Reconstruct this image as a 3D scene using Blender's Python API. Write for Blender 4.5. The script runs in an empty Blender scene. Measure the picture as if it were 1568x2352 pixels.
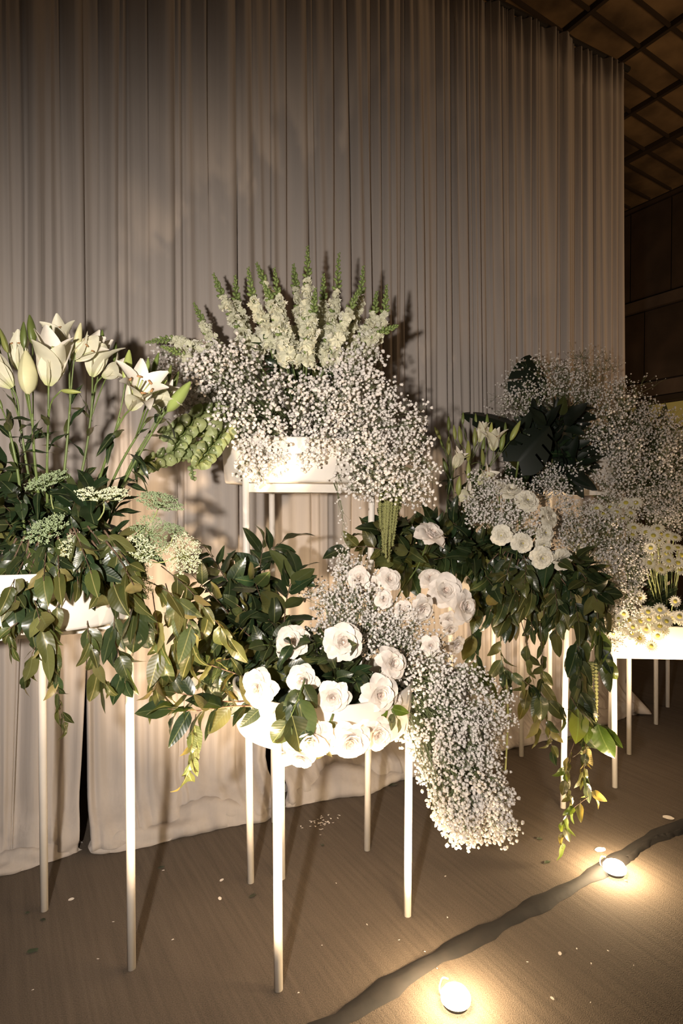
import bpy, math, random
import numpy as np
from mathutils import Vector, Matrix, Quaternion
R = random.Random(7)
NR = np.random.RandomState(7)
SC = bpy.context.scene
COL = SC.collection
# ------------------------------------------------------------------ camera
F, CX, CY, HZ, EYE = 1400.0, 784.0, 1176.0, 1150.0, 1.5
PITCH = -math.atan((CY - HZ) / F)
cam = bpy.data.objects.new('camera', bpy.data.cameras.new('camera')); COL.objects.link(cam)
cam.location = (0, 0, EYE); cam.rotation_euler = (math.pi / 2 + PITCH, 0, 0)
cam.data.sensor_fit = 'VERTICAL'; cam.data.sensor_height = 36; cam.data.lens = F / 2352 * 36
cam.data.clip_start = .02; cam.data.clip_end = 60
SC.camera = cam
# ------------------------------------------------------------------ world, exposure
SC.view_settings.view_transform = 'Standard'; SC.view_settings.look = 'None'
SC.view_settings.exposure = .22; SC.view_settings.gamma = 1; SC.view_settings.use_curve_mapping = False
w = bpy.data.worlds.new('world'); SC.world = w; w.use_nodes = True
w.node_tree.nodes['Background'].inputs[0].default_value = (1, .66, .40, 1)
w.node_tree.nodes['Background'].inputs[1].default_value = .05
# ------------------------------------------------------------------ lights of the room
def at(px, py, d):
    """point seen at pixel (px,py) at distance d (metres) in front of the camera plane"""
    u = (px - CX) / F; v = (CY - py) / F
    c, s = math.cos(PITCH), math.sin(PITCH)
    y = c - v * s; z = s + v * c
    k = d / y
    return Vector((u * k, d, EYE + z * k))
def floor_at(px, py):
    d = 3.0
    for _ in range(6):
        p = at(px, py, d); d = d * EYE / (EYE - p.z)
    return at(px, py, d)
def aim(o, tgt):
    o.rotation_euler = (Vector(tgt) - Vector(o.location)).to_track_quat('-Z', 'Y').to_euler()
def spot(name, loc, tgt, power, color, size, blend=.6, rad=.03):
    l = bpy.data.lights.new(name, 'SPOT'); l.energy = power; l.color = color
    l.spot_size = math.radians(size); l.spot_blend = blend; l.shadow_soft_size = rad
    o = bpy.data.objects.new(name, l); COL.objects.link(o); o.location = loc; aim(o, tgt); return o
def point(name, loc, power, color, rad=.05):
    l = bpy.data.lights.new(name, 'POINT'); l.energy = power; l.color = color; l.shadow_soft_size = rad
    o = bpy.data.objects.new(name, l); COL.objects.link(o); o.location = loc; return o
WARM = (1.0, .73, .47)
spot('camera_flash', (-.36, -.12, 1.55), (-.42, 2.7, 1.20), 290, (1.0, .89, .79), 96, 1.0, .035)
# warm area light added out of view to brighten the far wall and ceiling
hall = bpy.data.lights.new('added_hall_fill', 'AREA'); hall.energy = 60; hall.color = (1, .62, .32); hall.size = 1.6
ho = bpy.data.objects.new('added_hall_fill', hall); COL.objects.link(ho); ho.location = (4.6, 2.2, 1.6); aim(ho, (4.4, 7.5, 5.6))
LAMPS = [  # lamp foot on the floor, target, power
    ((.34, 1.79), (-.05, 2.9, 1.05), 200),
    ((1.10, 2.43), (1.25, 3.3, .85), 210),
    ((-.22, 1.10), (-.42, 3.0, 1.28), 430),
    ((2.0, 2.62), (1.6, 3.3, .72), 140),
]
# ------------------------------------------------------------------ helpers
def link(o): COL.objects.link(o); return o
def me_from(name, verts, faces, mat=None, smooth=True, mats=None, midx=None):
    me = bpy.data.meshes.new(name)
    me.from_pydata([tuple(v) for v in verts], [], faces)
    for m in (mats or ([mat] if mat else [])): me.materials.append(m)
    me.polygons.foreach_set('use_smooth', [smooth] * len(me.polygons))
    if midx is not None: me.polygons.foreach_set('material_index', midx)
    me.update(); return me
def me_np(name, V, Fq, mat, smooth=False):
    """V (n,3), Fq (m,k) arrays"""
    me = bpy.data.meshes.new(name); k = Fq.shape[1]
    me.vertices.add(len(V)); me.vertices.foreach_set('co', V.astype(np.float32).ravel())
    me.loops.add(Fq.size); me.loops.foreach_set('vertex_index', Fq.astype(np.int32).ravel())
    me.polygons.add(len(Fq)); me.polygons.foreach_set('loop_start', np.arange(0, Fq.size, k, dtype=np.int32))
    me.polygons.foreach_set('use_smooth', [smooth] * len(Fq))
    me.materials.append(mat); me.update(calc_edges=True); me.validate(); return me
def thing(name, label, cat, loc=(0, 0, 0), group=None):
    o = bpy.data.objects.new(name, None); link(o); o.location = loc; o.empty_display_size = .05
    o['label'] = label; o['category'] = cat
    if group: o['group'] = group
    return o
def tag(o, label, cat, group=None):
    o['label'] = label; o['category'] = cat
    if group: o['group'] = group
    return o
def child(name, me, parent, loc=(0, 0, 0), quat=None, scale=1.0, kind=None, label=None):
    o = bpy.data.objects.new(name, me); COL.objects.link(o)
    o.parent = parent; o.location = loc
    if quat is not None:
        o.rotation_mode = 'QUATERNION'; o.rotation_quaternion = quat
    o.scale = (scale,) * 3 if isinstance(scale, (int, float)) else scale
    if kind: o['kind'] = kind
    if label: o['label'] = label
    return o
def basis(D, N):
    """quaternion taking local +Y to D and local +Z as near N as possible"""
    y = Vector(D).normalized(); n = Vector(N)
    z = n - y * n.dot(y)
    if z.length < 1e-4: z = y.orthogonal()
    z.normalize(); x = y.cross(z)
    return Matrix((x, y, z)).transposed().to_quaternion()
def zbasis(A, spin=0.0):
    """quaternion taking local +Z to A"""
    q = Vector(A).normalized().to_track_quat('Z', 'Y')
    return q @ Quaternion((0, 0, 1), spin)
class MB:
    def __init__(s): s.v = []; s.f = []; s.m = []
    def add(s, vs, fs, m=0):
        b = len(s.v); s.v += [tuple(v) for v in vs]; s.f += [tuple(i + b for i in f) for f in fs]; s.m += [m] * len(fs)
    def tube(s, pts, rad, n=6, m=0, cap=True):
        pts = [Vector(p) for p in pts]; N = len(pts)
        rad = rad if hasattr(rad, '__len__') else [rad] * N
        t0 = (pts[1] - pts[0]).normalized(); a = t0.orthogonal().normalized(); vs = []
        for i, p in enumerate(pts):
            t = (pts[min(i + 1, N - 1)] - pts[max(i - 1, 0)]).normalized()
            a = (a - t * a.dot(t)).normalized(); b = t.cross(a)
            for k in range(n):
                q = 2 * math.pi * k / n; vs.append(p + (a * math.cos(q) + b * math.sin(q)) * rad[i])
        fs = [(i * n + k, i * n + (k + 1) % n, (i + 1) * n + (k + 1) % n, (i + 1) * n + k) for i in range(N - 1) for k in range(n)]
        if cap: fs += [tuple(range(n))[::-1], tuple((N - 1) * n + k for k in range(n))]
        s.add(vs, fs, m)
    def box(s, c, size, rot=None, m=0):
        hx, hy, hz = [q / 2 for q in size]
        vs = [Vector((x, y, z)) for x in (-hx, hx) for y in (-hy, hy) for z in (-hz, hz)]
        if rot is not None: vs = [rot @ v for v in vs]
        vs = [v + Vector(c) for v in vs]
        s.add(vs, [(0, 1, 3, 2), (4, 6, 7, 5), (0, 4, 5, 1), (2, 3, 7, 6), (0, 2, 6, 4), (1, 5, 7, 3)], m)
    def lathe(s, prof, n=48, m=0, c=(0, 0, 0)):
        vs = []
        for (r, z) in prof:
            for k in range(n):
                q = 2 * math.pi * k / n; vs.append((c[0] + r * math.cos(q), c[1] + r * math.sin(q), c[2] + z))
        N = len(prof)
        s.add(vs, [(i * n + k, i * n + (k + 1) % n, (i + 1) * n + (k + 1) % n, (i + 1) * n + k) for i in range(N - 1) for k in range(n)], m)
    def grid(s, fn, nu, nv, m=0):
        vs = [fn(i / nu, j / nv) for j in range(nv + 1) for i in range(nu + 1)]
        s.add(vs, [(j * (nu + 1) + i, j * (nu + 1) + i + 1, (j + 1) * (nu + 1) + i + 1, (j + 1) * (nu + 1) + i) for j in range(nv) for i in range(nu)], m)
    def mesh(s, name, mats, smooth=True):
        return me_from(name, s.v, s.f, mats=mats if isinstance(mats, list) else [mats], smooth=smooth, midx=s.m)
def spline(pts, n):
    pts = [Vector(p) for p in pts]
    if len(pts) == 2: pts = [pts[0], (pts[0] + pts[1]) / 2, pts[1]]
    P = [pts[0] * 2 - pts[1]] + pts + [pts[-1] * 2 - pts[-2]]
    out = []; S = len(pts) - 1
    for i in range(n + 1):
        x = i / n * S; k = min(int(x), S - 1); t = x - k
        a, b, c, d = P[k], P[k + 1], P[k + 2], P[k + 3]
        out.append(.5 * ((2 * b) + (c - a) * t + (2 * a - 5 * b + 4 * c - d) * t * t + (3 * b - a - 3 * c + d) * t ** 3))
    return out
def rv(a=1.0): return Vector((R.uniform(-a, a), R.uniform(-a, a), R.uniform(-a, a)))
# ------------------------------------------------------------------ materials
def nodes(name):
    m = bpy.data.materials.new(name); m.use_nodes = True; nt = m.node_tree
    b = nt.nodes['Principled BSDF']; return m, nt, b
def mat(name, col, rough=.5, metal=0, emit=None, noise=None, bump=0, nscale=40, coat=0):
    m, nt, b = nodes(name); b.inputs['Base Color'].default_value = (*col, 1); b.inputs['Roughness'].default_value = rough
    b.inputs['Metallic'].default_value = metal; b.inputs['Coat Weight'].default_value = coat
    if emit:
        b.inputs['Emission Color'].default_value = (*emit[0], 1); b.inputs['Emission Strength'].default_value = emit[1]
    if noise or bump:
        tc = nt.nodes.new('ShaderNodeTexCoord'); nz = nt.nodes.new('ShaderNodeTexNoise'); nz.inputs['Scale'].default_value = nscale
        nz.inputs['Detail'].default_value = 5; nt.links.new(tc.outputs['Object'], nz.inputs[0])
        if noise:
            r = nt.nodes.new('ShaderNodeValToRGB'); r.color_ramp.elements[0].color = (*noise, 1); r.color_ramp.elements[1].color = (*col, 1)
            r.color_ramp.elements[0].position = .35; r.color_ramp.elements[1].position = .65
            nt.links.new(nz.outputs[0], r.inputs[0]); nt.links.new(r.outputs[0], b.inputs['Base Color'])
        if bump:
            bp = nt.nodes.new('ShaderNodeBump'); bp.inputs['Strength'].default_value = bump; bp.inputs['Distance'].default_value = .005
            nt.links.new(nz.outputs[0], bp.inputs['Height']); nt.links.new(bp.outputs[0], b.inputs['Normal'])
    return m
def leaf_mat(name, top, back, trans, rough=.35, tw=.25, coat=.15, veins=True, var=.35, tip=None):
    """thin plant tissue: front and back differ in colour, light shines through a little, each leaf varies"""
    m, nt, b = nodes(name); L = nt.links
    geo = nt.nodes.new('ShaderNodeNewGeometry'); info = nt.nodes.new('ShaderNodeObjectInfo'); tc = nt.nodes.new('ShaderNodeTexCoord')
    mx = nt.nodes.new('ShaderNodeMix'); mx.data_type = 'RGBA'
    mx.inputs[6].default_value = (*top, 1); mx.inputs[7].default_value = (*back, 1)
    L.new(geo.outputs['Backfacing'], mx.inputs[0])
    hsv = nt.nodes.new('ShaderNodeHueSaturation'); mr = nt.nodes.new('ShaderNodeMapRange')
    mr.inputs[3].default_value = 1 - var; mr.inputs[4].default_value = 1 + var
    L.new(info.outputs['Random'], mr.inputs[0]); L.new(mr.outputs[0], hsv.inputs['Value'])
    mh = nt.nodes.new('ShaderNodeMapRange'); mh.inputs[3].default_value = .5 - var * .08; mh.inputs[4].default_value = .5 + var * .06
    mu = nt.nodes.new('ShaderNodeMath'); mu.operation = 'FRACT'; m2 = nt.nodes.new('ShaderNodeMath'); m2.operation = 'MULTIPLY'; m2.inputs[1].default_value = 7.31
    L.new(info.outputs['Random'], m2.inputs[0]); L.new(m2.outputs[0], mu.inputs[0]); L.new(mu.outputs[0], mh.inputs[0]); L.new(mh.outputs[0], hsv.inputs['Hue'])
    L.new(mx.outputs[2], hsv.inputs['Color']); colout = hsv.outputs[0]
    nz = nt.nodes.new('ShaderNodeTexNoise'); nz.inputs['Scale'].default_value = 3; nz.inputs['Detail'].default_value = 4
    L.new(tc.outputs['Object'], nz.inputs[0])
    r = nt.nodes.new('ShaderNodeValToRGB'); r.color_ramp.elements[0].color = (.7, .7, .7, 1); r.color_ramp.elements[1].color = (1.2, 1.2, 1.2, 1)
    L.new(nz.outputs[0], r.inputs[0])
    mul = nt.nodes.new('ShaderNodeMix'); mul.data_type = 'RGBA'; mul.blend_type = 'MULTIPLY'; mul.inputs[0].default_value = 1
    L.new(colout, mul.inputs[6]); L.new(r.outputs[0], mul.inputs[7]); colout = mul.outputs[2]
    if veins:
        sx = nt.nodes.new('ShaderNodeSeparateXYZ'); L.new(tc.outputs['Object'], sx.inputs[0])
        ab = nt.nodes.new('ShaderNodeMath'); ab.operation = 'ABSOLUTE'; L.new(sx.outputs[0], ab.inputs[0])
        # side veins run obliquely from the midrib
        k = nt.nodes.new('ShaderNodeMath'); k.operation = 'MULTIPLY_ADD'; k.inputs[1].default_value = -.8
        L.new(ab.outputs[0], k.inputs[0]); L.new(sx.outputs[1], k.inputs[2])
        sn = nt.nodes.new('ShaderNodeMath'); sn.operation = 'SINE'; ms = nt.nodes.new('ShaderNodeMath'); ms.operation = 'MULTIPLY'; ms.inputs[1].default_value = 60
        L.new(k.outputs[0], ms.inputs[0]); L.new(ms.outputs[0], sn.inputs[0])
        gt = nt.nodes.new('ShaderNodeMath'); gt.operation = 'LESS_THAN'; gt.inputs[1].default_value = .012; L.new(ab.outputs[0], gt.inputs[0])
        vx = nt.nodes.new('ShaderNodeMix'); vx.data_type = 'RGBA'; vx.inputs[7].default_value = (*[min(1, c * .75 + .012 + t_ * .5) for c, t_ in zip(back, top)], 1)
        L.new(gt.outputs[0], vx.inputs[0]); L.new(colout, vx.inputs[6]); colout = vx.outputs[2]
        bp = nt.nodes.new('ShaderNodeBump'); bp.inputs['Strength'].default_value = .05; bp.inputs['Distance'].default_value = .004
        L.new(sn.outputs[0], bp.inputs['Height']); L.new(bp.outputs[0], b.inputs['Normal'])
    if tip:
        sy = nt.nodes.new('ShaderNodeSeparateXYZ'); L.new(tc.outputs['Object'], sy.inputs[0])
        rr = nt.nodes.new('ShaderNodeMapRange'); rr.inputs[1].default_value = tip[1]; rr.inputs[2].default_value = tip[2]
        L.new(sy.outputs[tip[3]], rr.inputs[0])
        tx = nt.nodes.new('ShaderNodeMix'); tx.data_type = 'RGBA'; tx.inputs[7].default_value = (*tip[0], 1)
        L.new(rr.outputs[0], tx.inputs[0]); L.new(colout, tx.inputs[6]); colout = tx.outputs[2]
    L.new(colout, b.inputs['Base Color']); b.inputs['Roughness'].default_value = rough; b.inputs['Coat Weight'].default_value = coat
    b.inputs['Coat Roughness'].default_value = .2
    tr = nt.nodes.new('ShaderNodeBsdfTranslucent'); tr.inputs[0].default_value = (*trans, 1)
    ms_ = nt.nodes.new('ShaderNodeMixShader'); ms_.inputs[0].default_value = tw
    L.new(b.outputs[0], ms_.inputs[1]); L.new(tr.outputs[0], ms_.inputs[2])
    L.new(ms_.outputs[0], nt.nodes['Material Output'].inputs[0])
    return m
M = {}
M['leaf_dark'] = leaf_mat('dark_glossy_leaf', (.016, .031, .012), (.070, .082, .026), (.10, .15, .02), rough=.32, tw=.12, coat=.3)
M['leaf_mid'] = leaf_mat('mid_green_leaf', (.033, .050, .017), (.14, .140, .045), (.22, .22, .04), rough=.38, tw=.2)
M['leaf_olive'] = leaf_mat('olive_leaf', (.062, .080, .022), (.27, .235, .085), (.36, .28, .06), rough=.42, tw=.28)
M['leaf_bright'] = leaf_mat('young_green_leaf', (.075, .135, .018), (.17, .22, .05), (.30, .38, .04), rough=.35, tw=.25)
M['leaf_mon'] = leaf_mat('shade_painted_leaf', (.006, .013, .006), (.012, .02, .01), (.02, .03, .01), rough=.55, tw=.1, coat=0, veins=False)  # shade around these leaves is put into the near-black colour
M['petal'] = leaf_mat('white_rose_petal', (.86, .80, .76), (.84, .78, .71), (.9, .80, .68), rough=.6, tw=.2, coat=0, veins=False, var=.05)
M['petal_in'] = leaf_mat('blush_rose_petal', (.88, .76, .69), (.86, .75, .67), (.9, .74, .6), rough=.6, tw=.2, coat=0, veins=False, var=.05)
M['ranun'] = leaf_mat('cream_ruffled_petal', (.84, .80, .70), (.80, .77, .66), (.85, .78, .6), rough=.65, tw=.2, coat=0, veins=False, var=.06)
M['lily'] = leaf_mat('lily_petal', (.85, .80, .70), (.80, .78, .60), (.85, .8, .55), rough=.5, tw=.22, coat=0, veins=False, var=.06, tip=((.60, .64, .30), .22, .0, 1))
M['snap'] = leaf_mat('snapdragon_petal', (.86, .85, .74), (.80, .80, .62), (.8, .8, .5), rough=.6, tw=.25, coat=0, veins=False, var=.1)
M['bud'] = mat('green_bud', (.15, .22, .055), .4, noise=(.09, .16, .03), nscale=60)
M['bud_snap'] = mat('tight_green_bud', (.13, .20, .05), .5, noise=(.22, .28, .09), nscale=30)
M['bud_lily'] = leaf_mat('lily_bud', (.40, .44, .15), (.3, .35, .1), (.4, .45, .1), rough=.4, tw=.1, coat=0, veins=False, var=.3)
M['bud_cream'] = leaf_mat('cream_lily_bud', (.78, .74, .48), (.7, .68, .4), (.8, .75, .4), rough=.4, tw=.15, coat=0, veins=False, var=.05)
M['bud_grn'] = leaf_mat('green_lily_bud', (.17, .23, .06), (.15, .2, .05), (.2, .25, .05), rough=.4, tw=.1, coat=0, veins=False, var=.25)
M['stem'] = mat('green_stem', (.14, .19, .05), .45, noise=(.09, .13, .035), nscale=25)
M['stem_pale'] = mat('pale_green_stem', (.30, .34, .13), .45)
M['twig'] = mat('brown_twig', (.11, .068, .04), .7, noise=(.07, .04, .025), nscale=30)
M['twig_red'] = mat('reddish_twig', (.22, .10, .05), .6)
M['gyp'] = leaf_mat('gypsophila_floret', (.86, .83, .80), (.8, .77, .72), (.85, .78, .66), rough=.7, tw=.25, coat=0, veins=False, var=0)
M['gyp_stem'] = mat('gypsophila_stem', (.10, .125, .05), .6)
M['bell'] = leaf_mat('bell_calyx', (.27, .33, .13), (.34, .39, .18), (.3, .4, .1), rough=.5, tw=.25, coat=0, veins=False, var=.2)
M['lace'] = mat('lace_floret', (.72, .73, .52), .8, noise=(.52, .56, .36), nscale=50)
M['lace_grn'] = mat('lace_floret_green', (.36, .43, .25), .8, noise=(.22, .30, .15), nscale=50)
M['amar'] = mat('amaranth_tassel', (.27, .27, .10), .85, noise=(.17, .18, .06), nscale=200, bump=.6)
M['daisy'] = leaf_mat('daisy_ray', (.83, .80, .68), (.75, .73, .6), (.8, .75, .5), rough=.6, tw=.2, coat=0, veins=False, var=.05)
M['disc'] = mat('daisy_disc', (.62, .48, .08), .8, noise=(.42, .42, .08), nscale=200, bump=.4)
M['stamen'] = mat('stamen', (.36, .19, .08), .7)
M['white'] = mat('white_painted_metal', (.72, .68, .62), .5, noise=(.67, .63, .57), nscale=12, bump=.03)
M['bowl'] = mat('white_planter', (.74, .70, .64), .55, noise=(.70, .66, .60), nscale=8, bump=.02)
M['foam'] = mat('floral_foam', (.02, .035, .015), .95)
M['black'] = mat('black_plastic', (.015, .014, .013), .5)
M['lamp'] = mat('lit_lens', (1, .9, .7), .4, emit=((1, .80, .52), 60))
M['dark_wall'] = None
# curtain
def curtain_mat():
    m, nt, b = nodes('sheer_curtain'); L = nt.links
    tc = nt.nodes.new('ShaderNodeTexCoord'); mp = nt.nodes.new('ShaderNodeMapping'); mp.inputs['Scale'].default_value = (60, 60, 1.2)
    nz = nt.nodes.new('ShaderNodeTexNoise'); nz.inputs['Scale'].default_value = 1; nz.inputs['Detail'].default_value = 4
    L.new(tc.outputs['Object'], mp.inputs[0]); L.new(mp.outputs[0], nz.inputs[0])
    r = nt.nodes.new('ShaderNodeValToRGB'); r.color_ramp.elements[0].color = (.44, .395, .36, 1); r.color_ramp.elements[1].color = (.52, .47, .43, 1)
    L.new(nz.outputs[0], r.inputs[0]); L.new(r.outputs[0], b.inputs['Base Color']); b.inputs['Roughness'].default_value = .8
    bp = nt.nodes.new('ShaderNodeBump'); bp.inputs['Strength'].default_value = .35; bp.inputs['Distance'].default_value = .006
    L.new(nz.outputs[0], bp.inputs['Height']); L.new(bp.outputs[0], b.inputs['Normal'])
    b.inputs['Sheen Weight'].default_value = .15
    tr = nt.nodes.new('ShaderNodeBsdfTranslucent'); tr.inputs[0].default_value = (.46, .40, .35, 1)
    x = nt.nodes.new('ShaderNodeMixShader'); x.inputs[0].default_value = .22
    L.new(b.outputs[0], x.inputs[1]); L.new(tr.outputs[0], x.inputs[2]); L.new(x.outputs[0], nt.nodes['Material Output'].inputs[0])
    return m
M['curtain'] = curtain_mat()
def carpet_mat():
    m, nt, b = nodes('ribbed_carpet'); L = nt.links
    tc = nt.nodes.new('ShaderNodeTexCoord'); mp = nt.nodes.new('ShaderNodeMapping')
    mp.inputs['Rotation'].default_value = (0, 0, -math.radians(30)); L.new(tc.outputs['Object'], mp.inputs[0])
    m2 = nt.nodes.new('ShaderNodeMapping'); m2.inputs['Scale'].default_value = (60, 2.2, 1); L.new(mp.outputs[0], m2.inputs[0])
    n1 = nt.nodes.new('ShaderNodeTexNoise'); n1.inputs['Scale'].default_value = 1; n1.inputs['Detail'].default_value = 5; L.new(m2.outputs[0], n1.inputs[0])
    n2 = nt.nodes.new('ShaderNodeTexNoise'); n2.inputs['Scale'].default_value = 260; n2.inputs['Detail'].default_value = 3; L.new(tc.outputs['Object'], n2.inputs[0])
    n3 = nt.nodes.new('ShaderNodeTexNoise'); n3.inputs['Scale'].default_value = 1.3; n3.inputs['Detail'].default_value = 4; L.new(tc.outputs['Object'], n3.inputs[0])
    a = nt.nodes.new('ShaderNodeMath'); a.operation = 'MULTIPLY_ADD'; a.inputs[1].default_value = .42; L.new(n1.outputs[0], a.inputs[0])
    c = nt.nodes.new('ShaderNodeMath'); c.operation = 'MULTIPLY_ADD'; c.inputs[1].default_value = .75; L.new(n2.outputs[0], c.inputs[0])
    d = nt.nodes.new('ShaderNodeMath'); d.operation = 'MULTIPLY'; d.inputs[1].default_value = .35; L.new(n3.outputs[0], d.inputs[0])
    L.new(d.outputs[0], c.inputs[2]); L.new(c.outputs[0], a.inputs[2])
    r = nt.nodes.new('ShaderNodeValToRGB'); r.color_ramp.elements[0].position = .55; r.color_ramp.elements[1].position = 1.0
    r.color_ramp.elements[0].color = (.052, .040, .029, 1); r.color_ramp.elements[1].color = (.132, .103, .076, 1)
    L.new(a.outputs[0], r.inputs[0]); L.new(r.outputs[0], b.inputs['Base Color']); b.inputs['Roughness'].default_value = .95
    bp = nt.nodes.new('ShaderNodeBump'); bp.inputs['Strength'].default_value = .5; bp.inputs['Distance'].default_value = .006
    L.new(a.outputs[0], bp.inputs['Height']); L.new(bp.outputs[0], b.inputs['Normal'])
    return m
M['carpet'] = carpet_mat()
M['ceil'] = mat('stained_ceiling_board', (.33, .22, .11), .9, noise=(.07, .045, .024), nscale=1.6)
M['batten'] = mat('dark_batten', (.045, .03, .018), .8)
M['wallp'] = mat('brown_wall_panel', (.085, .055, .034), .8, noise=(.055, .036, .022), nscale=3)
M['wallb'] = mat('brown_wall_rail', (.14, .098, .068), .8, noise=(.10, .07, .05), nscale=4)
M['tape'] = mat('black_cloth_strip', (.014, .011, .009), .8, noise=(.008, .007, .006), nscale=20, bump=.3)
M['pane'] = mat('lit_window_pane', (.12, .09, .03), .4, emit=((.62, .42, .10), .16))
# ------------------------------------------------------------------ structure: floor, walls, ceiling
def struct(name, me, loc=(0, 0, 0)):
    o = bpy.data.objects.new(name, me); link(o); o['kind'] = 'structure'; o.location = loc; return o
b = MB(); b.box((2, 4, -.05), (16, 18, .1)); floor = struct('floor', b.mesh('floor', M['carpet'], False))
# curtain line: C0 + dir*t ; wall behind
C0 = Vector((-1.409, 2.515, 0)); CD = Vector((.879, .477, 0)).normalized(); CN = Vector((.477, -.879, 0)).normalized()   # CN towards the camera
def cpt(t, off=0, z=0): return C0 + CD * t + CN * off + Vector((0, 0, z))
rotC = Matrix.Rotation(math.atan2(CD.y, CD.x), 3, 'Z')
b = MB(); b.box(cpt(.2, -.60, 2.45), (7.2, .12, 4.9), rotC); struct('wall_back', b.mesh('wall_back', M['wallp'], False))
# right wall in the distance, its panels and rails
W0 = Vector((.4686 * 9.0, 9.0, 0)); WD = Vector((.5, -.866, 0)); WN = Vector((-.866, -.5, 0))
rotW = Matrix.Rotation(math.atan2(WD.y, WD.x), 3, 'Z'); WH = 5.78
def wpt(s, off, z): return W0 + WD * s + WN * off + Vector((0, 0, z))
b = MB(); b.box(wpt(0, -.1, WH / 2 + 1.2), (9, .1, WH - 2.4), rotW); b.box(wpt(0, -.1, .8), (9, .1, 1.6), rotW)
wr = struct('wall_right', b.mesh('wall_right', M['wallp'], False))
pw = .62
for row, (z0, z1) in enumerate(((4.40, 5.70), (3.20, 4.22))):
    for k in range(-3, 6):
        m_ = MB(); m_.box((0, 0, 0), (pw - .02, .03, z1 - z0 - .03), rotW)
        s = (k + .5) * pw + row * .23
        if k == -3: pm = [m_.mesh('panel', M['wallp'], False)]
        child('panel', pm[0], wr, wpt(s, -.035, (z0 + z1) / 2))
for (z0, z1, of) in ((4.23, 4.38, .0), (2.98, 3.18, .0), (2.90, 2.96, .02)):
    m_ = MB(); m_.box((0, 0, 0), (9, .06, z1 - z0), rotW); child('rail', m_.mesh('rail', M['wallb'] if z1 - z0 > .1 else M['batten'], False), wr, wpt(0, of, (z0 + z1) / 2))
# lit clerestory window under the rail
win = bpy.data.objects.new('window_1', None); link(win); win['kind'] = 'structure'; win.location = wpt(.6, -.02, 2.6)
for k in range(4):
    m_ = MB(); m_.box((0, 0, 0), (.86, .01, .52), rotW); child('pane', m_.mesh('pane', M['pane'], False), win, WD * (-.9 + .9 * k) + Vector((0, 0, .0)))
    m_ = MB(); m_.box((0, 0, 0), (.035, .05, .56), rotW); child('mullion', m_.mesh('mullion', M['batten'], False), win, WD * (-.45 + .9 * k))
    m_ = MB(); m_.box((0, 0, 0), (.92, .03, .03), rotW @ Matrix.Rotation(math.radians(27), 3, 'Y')); child('brace', m_.mesh('brace', M['batten'], False), win, WD * (-.9 + .9 * k) + WN * .02)
m_ = MB(); m_.box((0, 0, 0), (3.8, .05, .07), rotW); child('sill', m_.mesh('sill', M['batten'], False), win, Vector((0, 0, -.29)) + WD * .45)
# sloping ceiling: boards between battens, rising away from the right wall
SL = .085
def kpt(s, r, dz=0): return W0 + WD * s + WN * r + Vector((0, 0, WH + SL * r + dz))
b = MB(); vs = [kpt(s, r, dz) for dz in (.03, .10) for (s, r) in ((-4, -.4), (8, -.4), (8, 9), (-4, 9))]
b.add(vs, [(0, 1, 2, 3), (4, 7, 6, 5), (0, 4, 5, 1), (1, 5, 6, 2), (2, 6, 7, 3), (3, 7, 4, 0)]); ceil = struct('ceiling', b.mesh('ceiling', M['ceil'], False))
def bar(mb, p, q, w_, h_):
    p = Vector(p); q = Vector(q); t = (q - p).normalized(); sd = t.cross(Vector((0, 0, 1))).normalized() * w_ / 2; up = sd.cross(t).normalized() * h_ / 2
    vs = [c + a * sd + e * up for c in (p, q) for a in (-1, 1) for e in (-1, 1)]
    mb.add(vs, [(0, 1, 3, 2), (4, 6, 7, 5), (0, 4, 5, 1), (2, 3, 7, 6), (0, 2, 6, 4), (1, 5, 7, 3)])
for k in range(1, 11):
    m_ = MB(); r = 1.02 + .75 * (k - 1); bar(m_, kpt(-3, r) - kpt(0, r), kpt(7, r) - kpt(0, r), .04 if k != 1 else .08, .05); child('beam', m_.mesh('beam', M['batten'], False), ceil, kpt(0, r))
m_ = MB(); bar(m_, kpt(0, .0) - kpt(0, 4.3), kpt(0, 8.6) - kpt(0, 4.3), .024, .03); btm = m_.mesh('batten', M['batten'], False)
for k in range(-8, 22): child('batten', btm, ceil, kpt(k * .31, 4.3))
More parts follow.
